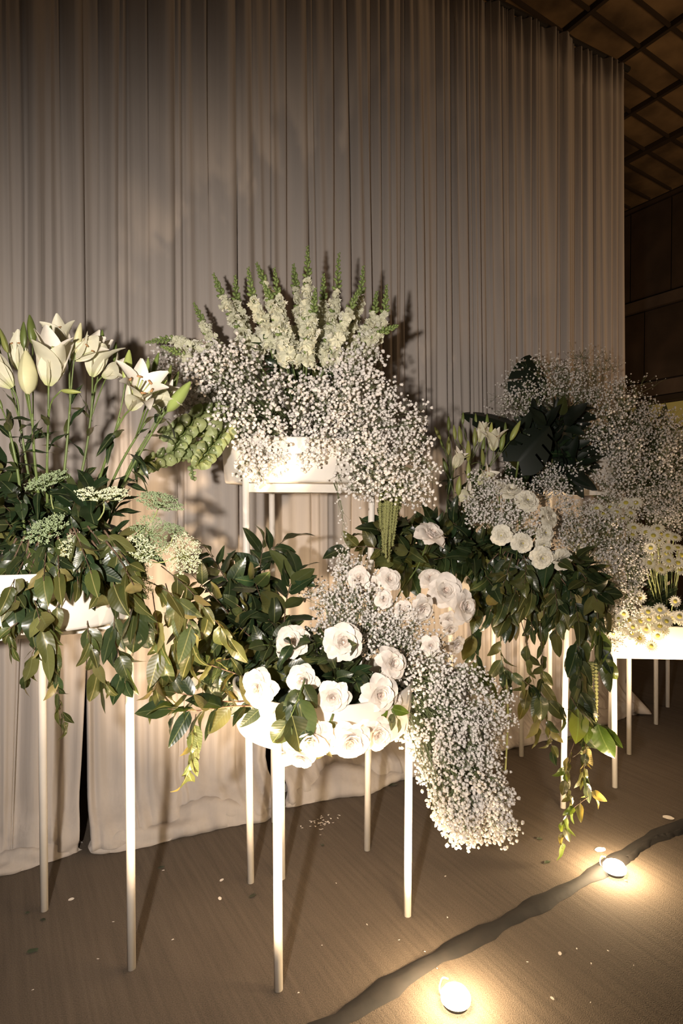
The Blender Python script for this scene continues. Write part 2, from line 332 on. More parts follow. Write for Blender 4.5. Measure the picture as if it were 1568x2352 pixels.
# ------------------------------------------------------------------ curtain panels
def curtain_panel(label, t0, t1, zt, gapL, gapR, seed, dens=1.0, slant=0.0, hem=.12):
    rr = random.Random(seed)
    cr = [t0]
    while cr[-1] < t1 - .035:
        cr.append(cr[-1] + rr.choice((.035, .055, .08, .11, .13)) * dens * rr.uniform(.8, 1.2))
    cr[-1] = t1
    amp = [(cr[i + 1] - cr[i]) * rr.uniform(.18, .42) for i in range(len(cr) - 1)]
    base = [rr.uniform(-.028, .028) for _ in cr]; dri = [rr.uniform(-.02, .02) * dens for _ in cr]; base[0] = base[-1] = -.01; dri[0] = dri[-1] = 0
    skw = [rr.uniform(.6, 1.6) for _ in cr]; wid = [(cr[i + 1] - cr[i]) / .06 for i in range(len(cr) - 1)]
    zs = [0.004, .012, .03, .055, .085, .12, .16, .21, .27, .34, .43, .55, .7, .9, 1.15, 1.4, 1.7, 2.0, 2.4, 2.8, 3.2, 3.6, 4.0, 4.3, zt]
    ph = rr.uniform(0, 9); verts = []; ncol = 0
    for zi, z in enumerate(zs):
        row = []
        top = z / zt
        for i in range(len(cr) - 1):
            a = cr[i] + dri[i] * math.sin(z * 1.1 + i); c = cr[i + 1] + dri[i + 1] * math.sin(z * 1.1 + i + 1)
            K = 8
            for k in range(K):
                u = k / K; t = a + (c - a) * u
                uu = u ** skw[i]; o = amp[i] * (math.sin(math.pi * uu) ** .62) * (.6 + .4 * top) + .012 * math.sin(u * 6.3 + i * 2.1 + z * .5) * wid[i] + base[i] * (1 - u) + base[i + 1] * u
                # gathered slant and the puddled hem
                low = max(0, 1 - z / .34)
                pud = hem * (1 + .30 * math.sin(t * 5 + ph) + .15 * math.sin(t * 13 + ph)) * (1 / (1 + math.exp(-(low - .62) * 14)))
                roll = -hem * .30 * max(0, 1 - z / .03)
                wr_ = .014 * low * math.sin(z * 60 + t * 14 + ph) + .010 * low * math.sin(z * 95 - t * 31) + .012 * low * math.sin(t * 47 + z * 30)
                mid = 1 - abs(2 * (t - t0) / (t1 - t0) - 1)
                gl = gapL * max(0, 1 - z / 1.1) ** 1.3; gr = gapR * max(0, 1 - z / 1.1) ** 1.3
                f_ = (t - t0) / (t1 - t0)
                tt = t + gl * (1 - f_) ** 2 - gr * f_ ** 2 + slant * (z - 1.2) * .5
                row.append(cpt(tt, o * (1 - .75 * low) + pud + roll + wr_, z + .018 * low * (1 - low) * 4 * math.sin(t * 9 + ph) * (1 if z > .02 else 0)))
        ncol = len(row); verts += row
    fs = [(j * ncol + i, j * ncol + i + 1, (j + 1) * ncol + i + 1, (j + 1) * ncol + i) for j in range(len(zs) - 1) for i in range(ncol - 1)]
    me = me_from('curtain', verts, fs, M['curtain'])
    o = bpy.data.objects.new('curtain', me); link(o); tag(o, label, 'curtain')
    md = o.modifiers.new('thick', 'SOLIDIFY'); md.thickness = .002
    # the surplus length lies on the floor as a rolled, wrinkled puddle
    mb = MB(); e0 = t0 + gapL * .9 + .01; e1 = t1 - gapR * .9 - (.01 if gapR else -.02)
    def fn(u, v):
        t = e0 + (e1 - e0) * u; a = math.pi * 1.08 * (1 - v) ; en = min(1, 7 * u, 7 * (1 - u)) ** .5 if gapL + gapR > 0 else 1
        hh = .085 * (1 + .28 * math.sin(t * 7 + ph) + .15 * math.sin(t * 17)) * (.55 + .45 * en); dd = hem * (.62 + .16 * math.sin(t * 4.3 + ph * 2) + .08 * math.sin(t * 12.7)) * (.6 + .4 * en)
        wk = .005 * math.sin(t * 26 + v * 15 + 3 * math.sin(t * 5)) + .006 * math.sin(v * 17 + t * 7 + 2 * math.sin(t * 9)) + .002 * math.sin(t * 90 - v * 20)
        return cpt(t + .02 * math.sin(v * 5 + t * 9), hem * .55 - (dd + wk) * math.cos(a) , max(.003, (hh + wk) * max(0, math.sin(a)) ** .8))
    mb.grid(fn, int((e1 - e0) * 130), 16)
    child('puddled_hem', mb.mesh('puddled_hem', M['curtain']), o)
    return o
ZT = 4.54
curtain_panel('leftmost pale sheer curtain panel behind the lilies, reaching the dark slit near the floor', -1.1, .345, ZT, 0, .055, 3, 1.1, 0, .10)
curtain_panel('pale curtain panel between the two dark slits, with a wide puddled hem', .325, 1.20, ZT, .0, .035, 8, 1.15, 0, .17)
curtain_panel('pale curtain panel behind the tall middle stand and the round front stand', 1.20, 2.02, ZT, .015, 0, 12, .95, -.01, .165)
curtain_panel('tightly gathered curtain panel behind the small lilies and hanging vines', 2.00, 2.95, ZT, 0, 0, 21, .62, -.035, .14)
curtain_panel('rightmost curtain panel ending at the dark hall behind the baby\'s breath', 2.93, 3.93, ZT, 0, 0, 33, .68, -.03, .14)
b = MB(); b.tube([cpt(-1.2, 0, ZT + .02), cpt(3.92, 0, ZT + .02)], .02, 10)
tag(link(bpy.data.objects.new('curtain_rail', b.mesh('curtain_rail', M['black']))), 'dark rail along the top edge of the curtains', 'rail')
# ------------------------------------------------------------------ stands and planters
def stand(label, legs, bar_z, top_z, lean=.02, rad=.0138):
    """legs: three floor points; legs lean outwards towards the top"""
    c = sum((Vector((x, y, 0)) for x, y in legs), Vector()) / 3
    t = thing('plant_stand', label, 'stand', c)
    tops = []
    for (x, y) in legs:
        p = Vector((x, y, 0)); out = (p - c).normalized()
        q = p + out * lean + Vector((0, 0, top_z)); tops.append((p, q))
        mb = MB(); mb.tube([p - c + Vector((0, 0, .002)), q - c - Vector((0, 0, .004)), q - c], [rad, rad, rad * .85], 16)
        me = mb.mesh('leg', M['white']); child('leg', me, t)
    for i in range(3):
        p, q = tops[i]; p2, q2 = tops[(i + 1) % 3]
        a = p.lerp(q, bar_z / top_z) - c; e = p2.lerp(q2, bar_z / top_z) - c
        mb = MB(); bar(mb, a, e, .022, .034); child('crossbar', mb.mesh('crossbar', M['white'], False), t)
    return c
def planter(label, c, z, r=.315, h=.17, taper=.012):
    t = thing('planter', label, 'planter', (c.x, c.y, z))
    mb = MB(); rb = r - taper
    mb.lathe([(0, .0), (rb - .02, .0), (rb - .004, .003), (rb, .012), (rb + taper * .5, h * .5), (r, h - .004), (r - .002, h), (r - .010, h), (r - .012, h - .004), (rb - .012, .012), (0, .012)], 72)
    child('bowl', mb.mesh('bowl', M['bowl']), t)
    mb = MB(); mb.lathe([(0, h * .80), (r * .6, h * .82), (r - .03, h * .72), (r - .035, .02)], 36)
    child('floral_foam', mb.mesh('floral_foam', M['foam']), t, label='dark green floral foam')
    return t
H1 = dict(left=[(-1.0875, 2.2035), (-.673, 1.926), (-1.12, 1.70)], front=[(-.1935, 1.842), (.238, 2.176), (-.237, 2.391)],
          tall=[(-.357, 2.367), (.109, 2.589), (-.315, 2.82)], rc=[(1.081, 2.949), (.85, 3.40), (.545, 2.997)],
          rback=[(1.055, 3.55), (1.285, 3.74), (1.584, 3.57)], rlow=[(1.43, 3.162), (1.70, 3.578), (1.94, 3.125)],
          far=[(2.109, 4.062), (2.367, 4.40), (2.63, 4.05)])
cL = stand('white three-legged stand at far left under the big lilies', H1['left'], 1.112, 1.14, .0)
cF = stand('low white three-legged stand nearest the camera under the white roses', H1['front'], .707, .86, .006)
cT = stand('tall white three-legged stand under the snapdragons', H1['tall'], 1.550, 1.60, .02)
cR = stand('mid-height white stand hidden under the dark leaves and hanging vines', H1['rc'], 1.02, 1.10, .012)
cB = stand('tall white stand at the back right by the curtain under the daisies and baby\'s breath', H1['rback'], 1.55, 1.60, .01)
cW = stand('low white stand at right holding the wide bowl with daisies', H1['rlow'], .70, .86, .02)
cX = stand('rearmost tall white stand at the right edge of the picture', H1['far'], 1.45, 1.50, .02)
planter('white round bowl under the big lilies at far left', cL, 1.13)
planter('brightly lit white round bowl holding the white roses', cF, .725, h=.155)
planter('white round planter on top of the tall middle stand', cT, 1.569)
planter('white round bowl buried in dark leaves behind the roses', cR, 1.04)
planter('white round planter on the tall back stand behind the ruffled flowers', cB, 1.569)
planter('white round bowl of daisies at the right edge', cW, .718, h=.165)
planter('white round planter on the rearmost stand', cX, 1.469)
# ------------------------------------------------------------------ plant meshes
def leaf_mesh(name, m, w_=.42, point_=1.0, curl=.35, fold=.25, wave=.05, nu=4, nv=8, heart=0.0, seed=0):
    rr = random.Random(seed); ph = rr.uniform(0, 6)
    def fn(u, v):
        x = (u * 2 - 1)
        sh = (math.sin(math.pi * min(1, v ** .78)) ** .72) * (1 - .30 * v * point_)
        if heart: sh = max(sh, heart * (1 - v) ** 2 * (1 if v > 0 else 0))
        X = x * sh * w_ * .5
        a = curl * v; y = (math.sin(a) / curl) if curl else v; zc = -(1 - math.cos(a)) / (curl or 1)
        z = zc + fold * abs(X) + wave * math.sin(v * 9 + ph + (2 if x > 0 else 0)) * abs(x) * sh
        return Vector((X, y + .02, z))
    mb = MB(); mb.grid(fn, nu, nv); mb.tube([(0, -.10, .01), (0, .05, .0)], .009, 4, cap=False)
    return mb.mesh(name, m)
LEAF = {}
for k, mk in (('dark', 'leaf_dark'), ('mid', 'leaf_mid'), ('olive', 'leaf_olive'), ('bright', 'leaf_bright')):
    LEAF[k] = [leaf_mesh('leaf_' + k, M[mk], w_=.46 + .07 * (i % 3), curl=.2 + .3 * i, fold=.10 + .08 * i, wave=.02 + .02 * i, point_=.85, seed=i) for i in range(4)]
LEAF['shade'] = [leaf_mesh('leaf_shade', M['leaf_mon'], w_=.5, curl=.3 + .2 * i, seed=60 + i) for i in range(2)]  # leaves for the shadowed area, its shade painted into their colour
LEAF['rose'] = [leaf_mesh('leaf_rose', M['leaf_mid'], w_=.72, curl=.4 + .2 * i, point_=.6, seed=20 + i) for i in range(3)]
LEAF['lily'] = [leaf_mesh('leaf_lily', M['leaf_dark'], w_=.24, curl=.3 + .35 * i, point_=1.2, seed=10 + i) for i in range(3)]
LEAF['vine'] = [leaf_mesh('leaf_vine', M['leaf_olive'], w_=.42, curl=.5 + .3 * i, wave=.05, fold=.35, seed=30 + i) for i in range(4)]
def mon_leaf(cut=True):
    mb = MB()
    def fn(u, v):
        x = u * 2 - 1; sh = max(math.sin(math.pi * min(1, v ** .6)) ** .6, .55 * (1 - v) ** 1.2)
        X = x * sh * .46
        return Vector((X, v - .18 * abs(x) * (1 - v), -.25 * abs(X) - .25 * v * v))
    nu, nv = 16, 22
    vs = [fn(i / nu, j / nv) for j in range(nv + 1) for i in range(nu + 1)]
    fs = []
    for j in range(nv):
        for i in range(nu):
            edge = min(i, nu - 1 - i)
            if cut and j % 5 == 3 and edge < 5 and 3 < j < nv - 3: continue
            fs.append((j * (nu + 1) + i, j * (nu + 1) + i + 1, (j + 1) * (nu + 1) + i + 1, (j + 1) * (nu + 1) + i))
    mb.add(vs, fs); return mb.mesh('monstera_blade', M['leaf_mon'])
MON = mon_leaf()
def petal_mesh(name, m, L_=1.0, w_=1.0, a0=70, a1=20, cup=.35, tipc=0.0, ruff=.0, pt=.15, nu=5, nv=6, r0=.06, seed=0):
    """a petal leaving the flower's axis (local Z): starts at angle a0 above the base plane and bends to a1"""
    rr = random.Random(seed); ph = rr.uniform(0, 6)
    line = [(r0, 0.0)]
    for j in range(nv):
        a = math.radians(a0 + (a1 - a0) * ((j + .5) / nv) ** 1.3); line.append((line[-1][0] + L_ / nv * math.cos(a), line[-1][1] + L_ / nv * math.sin(a)))
    def fn(u, v):
        j = int(round(v * nv)); r, z = line[j]; x = u * 2 - 1
        sh = (math.sin(math.pi * (.12 + .68 * v)) ** .8) * w_ * .5
        if v > .82: sh *= 1 - (v - .82) * 1.6
        zt = cup * (x * x) * sh; tip = pt * (1 - abs(x)) * (v ** 4) * L_
        a = math.radians(a0 + (a1 - a0) * v)
        rr_ = r + tip * math.cos(a) - zt * math.sin(a) * .9 - tipc * (v ** 3) * abs(x) ** 2 * .1
        zz = z + tip * math.sin(a) + zt * math.cos(a) * .6 + ruff * math.sin(x * 6 + ph) * v * v
        return Vector((rr_, x * sh, zz))
    mb = MB(); mb.grid(fn, nu, nv); return mb.mesh(name, m)
# rose petals (unit flower radius about 1)
RP = {'outer': [petal_mesh('petal_outer', M['petal'], 1.12, 1.12, 40, -35, .25, pt=.14, ruff=.03, seed=i) for i in range(3)],
      'mid': [petal_mesh('petal_mid', M['petal'], .95, 1.0, 62, -5, .45, pt=.11, ruff=.03, seed=5 + i) for i in range(3)],
      'in': [petal_mesh('petal_inner', M['petal'], .78, .80, 78, 30, .75, pt=.05, ruff=.02, seed=9 + i) for i in range(2)],
      'core': [petal_mesh('petal_core', M['petal_in'], .66, .55, 88, 62, 1.0, pt=.0, ruff=.015, seed=12 + i) for i in range(2)]}
mb = MB()
for k in range(9):
    a = k * 2.4; r = .05 + .038 * k
    def fn(u, v, a=a, r=r, k=k): q = a + (u - .5) * 2.6; rr_ = r * (1 + .16 * v); return Vector((rr_ * math.cos(q), rr_ * math.sin(q), .10 + v * (.56 - .004 * k * k) + .025 * math.sin(u * 9 + k)))
    mb.grid(fn, 9, 3)
mb.lathe([(.0, -.12), (.10, -.06), (.20, .05), (.30, .25), (.27, .42), (.14, .52), (.0, .54)], 14, 0)
HEART = mb.mesh('rose_heart', M['petal_in'])
mb = MB(); mb.lathe([(0, -.22), (.07, -.20), (.12, -.10), (.10, .0)], 10)
for k in range(5):
    a = k * 1.2566
    mb.add([Vector((math.cos(a + d) * r, math.sin(a + d) * r, z)) for (d, r, z) in ((-.45, .10, -.02), (.45, .10, -.02), (.0, .55, -.18))], [(0, 1, 2)])
CALYX = mb.mesh('calyx', M['stem'])
def rose(label, px, py, d, rpx, axis, open_=1.0, stem=None, seed=0, n_out=6):
    rr = random.Random(seed); p = at(px, py, d); s = rpx * d / F
    t = thing('rose', label, 'flower', p)
    q0 = zbasis(axis, rr.uniform(0, 6))
    def put(kind, n, tilt, sc, z, jit=.12):
        for k in range(n):
            a = 2 * math.pi * k / n + rr.uniform(-.2, .2)
            q = q0 @ Quaternion((0, 0, 1), a) @ Quaternion((0, 1, 0), math.radians(tilt) + rr.uniform(-jit, jit))
            f_ = sc * rr.uniform(.9, 1.08)
            child('petal', rr.choice(RP[kind]), t, q0 @ Vector((0, 0, z * s)), q, s * f_)
    o = open_
    tot = 30
    for k in range(tot):
        f = k / (tot - 1); a = k * 2.3999 + rr.uniform(-.15, .15)
        kind = 'outer' if f < .34 else 'mid' if f < .6 else 'in' if f < .85 else 'core'
        f_k = {'outer': f / .34, 'mid': (f - .34) / .26, 'in': (f - .6) / .25, 'core': (f - .85) / .15}[kind]
        tilt = {'outer': 6 - 26 * f_k + 16 * (1 - o) * -1, 'mid': -8 - 22 * f_k, 'in': -4 - 16 * f_k, 'core': 0 - 4 * f_k}[kind]
        sc = {'outer': 1.0 - .08 * f_k, 'mid': .95 - .18 * f_k, 'in': .95 - .16 * f_k, 'core': .88 - .12 * f_k}[kind]
        q = q0 @ Quaternion((0, 0, 1), a) @ Quaternion((0, 1, 0), math.radians(tilt) + rr.uniform(-.13, .13))
        child('petal', rr.choice(RP[kind]), t, q0 @ Vector((0, 0, (.02 + .14 * f) * s)), q, (s * sc * rr.uniform(.9, 1.08), s * sc * rr.uniform(.85, 1.1), s * sc * rr.uniform(.9, 1.08)))
    child('rose_heart', HEART, t, (0, 0, 0), q0, s * .95)
    child('calyx', CALYX, t, q0 @ Vector((0, 0, -.04 * s)), q0, s)
    if stem:
        pts = [q0 @ Vector((0, 0, -.15 * s))] + [at(*c) - p for c in stem]
        mb = MB(); mb.tube(spline(pts, 8), .0028, 6); child('stem', mb.mesh('stem', M['stem']), t)
    return t
# ranunculus-like ruffled flower
RN = {'o': [petal_mesh('ruffled_petal', M['ranun'], .95, .85, 30, -25, .2, pt=.0, ruff=.06, seed=40 + i) for i in range(2)],
      'm': [petal_mesh('ruffled_petal', M['ranun'], .85, .75, 60, 0, .3, pt=.0, ruff=.07, seed=45 + i) for i in range(2)],
      'i': [petal_mesh('ruffled_petal', M['ranun'], .74, .60, 80, 25, .4, pt=.0, ruff=.08, seed=50 + i) for i in range(2)]}
mb = MB(); mb.lathe([(0, .0), (.3, .1), (.42, .35), (.25, .52), (.0, .50)], 14)
for k in range(16):
    a = k * 2.4; r = .08 + .02 * k
    mb.grid(lambda u, v, a=a, r=r, k=k: Vector(((r + .10 * v) * math.cos(a + (u - .5) * .9), (r + .10 * v) * math.sin(a + (u - .5) * .9), .34 + v * .26 - .008 * k + .03 * math.sin(u * 12))), 5, 2)
RHEART = mb.mesh('ruffled_heart', M['ranun'])
mb = MB(); mb.lathe([(0, 0), (.07, .0), (.06, .05), (0, .07)], 8); REYE = mb.mesh('flower_eye', M['disc'])
def ruffled(label, px, py, d, rpx, axis, seed):
    rr = random.Random(seed); p = at(px, py, d); s = rpx * d / F * 1.02
    t = thing('ruffled_flower', label, 'flower', p); q0 = zbasis(axis, rr.uniform(0, 6))
    for kind, n, tl, z, sc in (('o', 9, 0, 0, 1), ('o', 8, -14, .08, .95), ('m', 8, -4, .12, .9), ('m', 7, -16, .18, .85), ('i', 7, -6, .2, .85), ('i', 5, -10, .22, .7)):
        for k in range(n):
            a = 2 * math.pi * k / n + rr.uniform(-.25, .25)
            q = q0 @ Quaternion((0, 0, 1), a) @ Quaternion((0, 1, 0), math.radians(tl) + rr.uniform(-.15, .15))
            child('petal', rr.choice(RN[kind]), t, q0 @ Vector((0, 0, z * s)), q, s * sc * rr.uniform(.92, 1.06))
    child('flower_heart', RHEART, t, (0, 0, 0), q0, s)
    child('flower_eye', REYE, t, q0 @ Vector((0, 0, .52 * s)), q0, s)
    mb = MB(); mb.tube(spline([(0, 0, 0), q0 @ Vector((0, 0, -.05)), q0 @ Vector((0, 0, -.05)) + Vector((0, .04, -.14))], 6), .0025, 6); child('stem', mb.mesh('stem', M['stem']), t)
# lily
def lily_petal(name, L_, w_, curve, seed):
    def fn(u, v):
        x = u * 2 - 1; sh = (math.sin(math.pi * (v * .93 + .045)) ** .8) * w_ * .5 * (1.15 - .5 * v)
        a = curve[0] + (curve[1] - curve[0]) * v ** 1.4
        # integrate the profile
        n = 12; r = .03; z = 0
        for k in range(n):
            vv = v * (k + .5) / n; aa = math.radians(curve[0] + (curve[1] - curve[0]) * vv ** 1.5); r += v * L_ / n * math.cos(aa); z += v * L_ / n * math.sin(aa)
        aa = math.radians(a); cupz = -.35 * abs(x) * sh + .10 * sh * math.cos(x * 3.1)
        lift = .45 * x * x * sh
        return Vector((r - (lift) * math.sin(aa) , z + lift * math.cos(aa) , x * sh))
    mb = MB(); mb.grid(fn, 4, 9)
    # local: axis of flower = +Y here, petal radial = +X
    return mb.mesh(name, M['lily'])
LP = [lily_petal('lily_petal', 1.0, .44, (78, 10), 0), lily_petal('lily_petal', 1.0, .54, (80, 40), 1), lily_petal('lily_petal', .95, .50, (84, 66), 2)]
mb = MB()
for k in range(6):
    a = k * 1.047; d_ = Vector((math.cos(a) * .22, .72, math.sin(a) * .22)); mb.tube([Vector((0, .05, 0)), d_], .012, 4, 0); mb.tube([d_ - Vector((math.sin(a) * .05, 0, -math.cos(a) * .05)), d_ + Vector((math.sin(a) * .05, .01, -math.cos(a) * .05))], .022, 5, 1)
mb.tube([(0, .05, 0), (.02, .85, 0)], [.018, .022], 5, 0)
STAM = mb.mesh('stamens', [M['stem_pale'], M['stamen']])
def bud_mesh(m):
    mb = MB()
    def fn(u, v):
        a = u * 2 * math.pi; r = .125 * (math.sin(math.pi * (.04 + .93 * v ** .8)) ** .75) * (1 + .10 * math.cos(3 * a))
        return Vector((r * math.cos(a), v, r * math.sin(a)))
    mb.grid(fn, 12, 9); return mb.mesh('bud', m)
BUD = {'y': bud_mesh(M['bud_lily']), 'c': bud_mesh(M['bud_cream']), 'g': bud_mesh(M['bud_grn'])}
def yq(A, spin=0):
    q = Vector(A).normalized().to_track_quat('Y', 'Z'); return q @ Quaternion((0, 1, 0), spin)
def lily_stem(label, pts, flowers=(), buds=(), nleaf=8, leafpx=70, rad=.0045, group=None):
    """pts: base to top in (px,py,d); flowers: (px,py,d,axis,lenpx,openness,petals_missing); buds: (px,py,d,axis,lenpx,kind)"""
    P = [at(*c) for c in pts]; o0 = P[0]; t = thing('lily_stem', label, 'lily', o0, group)
    line = spline([p - o0 for p in P], 14)
    mb = MB(); mb.tube(line, [rad * (1.1 - .4 * i / 14) for i in range(15)], 7)
    ends = line[-1]
    for f in flowers:
        b0 = at(f[0], f[1], f[2]) - o0; mb.tube(spline([line[-3], (line[-1] + b0) / 2 + Vector(f[3]).normalized() * -.01, b0], 6), rad * .62, 6)
    for f in buds:
        b0 = at(f[0], f[1], f[2]) - o0; mb.tube(spline([line[-4], (line[-2] + b0) / 2 - Vector(f[3]).normalized() * .012, b0], 6), rad * .5, 6)
    child('stem', mb.mesh('stem', M['stem']), t)
    for f in flowers:
        b0 = at(f[0], f[1], f[2]) - o0; s = 1.1 * f[4] * f[2] / F; q = yq(f[3], R.uniform(0, 2))
        fl = bpy.data.objects.new('flower', None); link(fl); fl.parent = t; fl.location = b0; fl.rotation_mode = 'QUATERNION'; fl.rotation_quaternion = q; fl.empty_display_size = .02
        for k in range(6):
            pm = LP[f[5]] if k % 2 else LP[min(2, f[5] + (1 if R.random() < .35 else 0))]
            qq = Quaternion((0, 1, 0), k * math.pi / 3 + R.uniform(-.12, .12)) @ Quaternion((0, 0, 1), R.uniform(-.16, .16))
            child('petal', pm, fl, (0, 0, 0), qq, s * R.uniform(.92, 1.06))
        child('stamens', STAM, fl, (0, 0, 0), None, s * .85)
    for f in buds:
        b0 = at(f[0], f[1], f[2]) - o0; s = f[4] * f[2] / F
        child('bud', BUD[f[5]], t, b0, yq(f[3], R.uniform(0, 6)), (s * f[6] if len(f) > 6 else s, s, s * f[6] if len(f) > 6 else s))
    for k in range(nleaf):
        u = R.uniform(.15, 1.0); i = min(13, int(u * 14)); tp = line[i]; tan = (line[i + 1] - line[i]).normalized()
        D = (rv() - tan * rv().dot(tan)).normalized() * .9 + tan * .5 + Vector((0, -.1, -.05)); s = leafpx * pts[0][2] / F * R.uniform(.7, 1.15)
        child('leaf', R.choice(LEAF['lily']), t, tp, basis(D, Vector((0, -.4, 1)) + rv(.5)), s)
    return t
# ------------------------------------------------------------------ leafy branches
def branch(name, label, cat, pts, n, leafpx, kinds, droop=.0, spread=.9, twig='twig', rad=.0028, group=None, start=.12, face=.5, tipleaf=True, seed=None, lobj=None):
    rr = random.Random(seed if seed is not None else R.random())
    P = [at(*c) if not isinstance(c, Vector) else c for c in pts]; o0 = P[0]
    t = thing(name, label, cat, o0, group)
    K = 16; line = spline([p - o0 for p in P], K); dist = P[len(P) // 2].y
    mb = MB(); mb.tube(line, [rad * (1.15 - .75 * i / K) for i in range(K + 1)], 5); child('stem', mb.mesh('stem', M[twig]), t)
    for k in range(n):
        u = start + (1 - start) * (k + rr.uniform(0, .5)) / n; i = min(K - 1, int(u * K)); fr = u * K - i
        p = line[i].lerp(line[i + 1], min(1, fr)); tan = (line[i + 1] - line[i]).normalized()
        view = Vector((0, -1, .25)); side = tan.cross(view)
        side = side.normalized() if side.length > .01 else Vector((1, 0, 0))
        sgn = 1 if k % 2 else -1
        D = tan * rr.uniform(.35, .9) + side * sgn * spread * rr.uniform(.5, 1.1) + Vector((0, rr.uniform(-.6, .3), 0)) + Vector((0, 0, -droop * rr.uniform(.6, 1.3)))
        if k == n - 1 and tipleaf: D = tan + Vector((0, 0, -droop * .4))
        N = Vector((rr.uniform(-.7, .7), -face + rr.uniform(-.5, .5), rr.uniform(.0, 1.0)))
        if rr.random() < .15: N = -N
        kd = rr.choice(kinds); s = leafpx * dist / F * rr.uniform(.62, 1.15)
        child('leaf', rr.choice(LEAF[kd]), t, p, basis(D, N), (s * rr.uniform(.85, 1.15), s, s))
    return t
def inpoly(x, y, poly):
    c = False; j = len(poly) - 1
    for i in range(len(poly)):
        xi, yi = poly[i]; xj, yj = poly[j]
        if (yi > y) != (yj > y) and x < (xj - xi) * (y - yi) / (yj - yi) + xi: c = not c
        j = i
    return c
def rpoly(poly, rr):
    xs = [p[0] for p in poly]; ys = [p[1] for p in poly]
    while True:
        x = rr.uniform(min(xs), max(xs)); y = rr.uniform(min(ys), max(ys))
        if inpoly(x, y, poly): return x, y
MARKS = [(60, 1120, 'under the leftmost lilies'), (60, 1250, 'at the left edge'), (180, 1180, 'by the broad side-on lace flower'), (180, 1300, 'left of the cream lace flowers'), (300, 1230, 'under the leaning lilies'), (60, 1380, 'over the left bowl\'s outer side'), (220, 1370, 'above the lit patch of the left bowl'),
  (480, 1300, 'beside the right-facing lace flower'), (600, 1320, 'before the tall stand\'s left leg'), (450, 1450, 'by the golden vines'), (620, 1450, 'left of the topmost left rose'), (520, 1540, 'above the outstretched twigs'),
  (640, 1540, 'by the leftmost rose'), (760, 1530, 'under the largest rose'), (830, 1550, 'right of the blush-centred rose'), (900, 1600, 'at the bowl\'s right rim'), (730, 1620, 'above the hanging roses'),
  (985, 1236, 'behind the single long-stemmed rose'), (900, 1290, 'under the amaranth tassels'), (1060, 1200, 'below the small lilies'), (1100, 1300, 'right of the single rose'), (1070, 1370, 'above the bright rose cluster'), (1180, 1290, 'below the lower ruffled pair'), (1270, 1330, 'below the touching ruffled pair'), (1360, 1340, 'beside the golden baby\'s breath'), (1150, 1400, 'over the left vine legs'), (1300, 1430, 'above the bright leg'), (1230, 1000, 'right of the small lilies'), (1300, 1030, 'left of the huge baby\'s breath'), (1450, 1050, 'behind the huge baby\'s breath'), (1500, 1350, 'between the pale daisy stems'), (1545, 1400, 'at the right edge'), (640, 820, 'left of the tallest spike'), (750, 830, 'right of the tallest spike'), (1380, 1290, 'above the golden baby\'s breath')]
def fill(name, label, cat, group, poly, droot, d0, d1, root, n, nl, leafpx, kinds, droop, lenpx=120, seed=1, twig='twig', down=0.0, spread=.9):
    rr = random.Random(seed)
    for k in range(n):
        x, y = rpoly(poly, rr); d = rr.uniform(d0, d1)
        vx, vy = x - root[0], y - root[1]; L_ = math.hypot(vx, vy) + 1; vx /= L_; vy /= L_
        vy += down; q = math.hypot(vx, vy) + .01; vx /= q; vy /= q
        bx, by = x - vx * min(lenpx, L_ * .8), y - vy * min(lenpx, L_ * .8)
        pts = [(bx, by, d * .4 + droot * .6), ((bx + x) / 2 + rr.uniform(-12, 12), (by + y) / 2 - 10, (d + droot) / 2), (x, y, d)]
        mk = min(MARKS, key=lambda m: (m[0] - x) ** 2 + (m[1] - y) ** 2)[2]
        branch(name, label + ' ' + mk, cat, pts, nl, leafpx, kinds, droop=droop, spread=spread, group=group + ' ' + mk, seed=rr.random(), twig=twig)
# ------------------------------------------------------------------ gypsophila clouds
PHI = (1 + 5 ** .5) / 2
ICO = np.array([(-1, PHI, 0), (1, PHI, 0), (-1, -PHI, 0), (1, -PHI, 0), (0, -1, PHI), (0, 1, PHI), (0, -1, -PHI), (0, 1, -PHI), (PHI, 0, -1), (PHI, 0, 1), (-PHI, 0, -1), (-PHI, 0, 1)], float); ICO /= np.linalg.norm(ICO[0])
ICO *= np.array([1, .72, 1.05, .8, 1, .75, .95, 1.1, .7, 1, .85, 1.05])[:, None]
IF = np.array([(0, 11, 5), (0, 5, 1), (0, 1, 7), (0, 7, 10), (0, 10, 11), (1, 5, 9), (5, 11, 4), (11, 10, 2), (10, 7, 6), (7, 1, 8), (3, 9, 4), (3, 4, 2), (3, 2, 6), (3, 6, 8), (3, 8, 9), (4, 9, 5), (2, 4, 11), (6, 2, 10), (8, 6, 7), (9, 8, 1)])
def blobs(P, S, rs):
    n = len(P); A = rs.randn(n, 4); A /= np.linalg.norm(A, axis=1)[:, None]
    w_, x, y, z = A.T
    Rm = np.stack([1 - 2 * (y * y + z * z), 2 * (x * y - z * w_), 2 * (x * z + y * w_), 2 * (x * y + z * w_), 1 - 2 * (x * x + z * z), 2 * (y * z - x * w_), 2 * (x * z - y * w_), 2 * (y * z + x * w_), 1 - 2 * (x * x + y * y)], 1).reshape(n, 3, 3)
    V = np.einsum('nij,kj->nki', Rm, ICO) * S[:, None, None] + P[:, None, :]
    Fc = IF[None] + (np.arange(n) * 12)[:, None, None]
    return V.reshape(-1, 3), Fc.reshape(-1, 3)
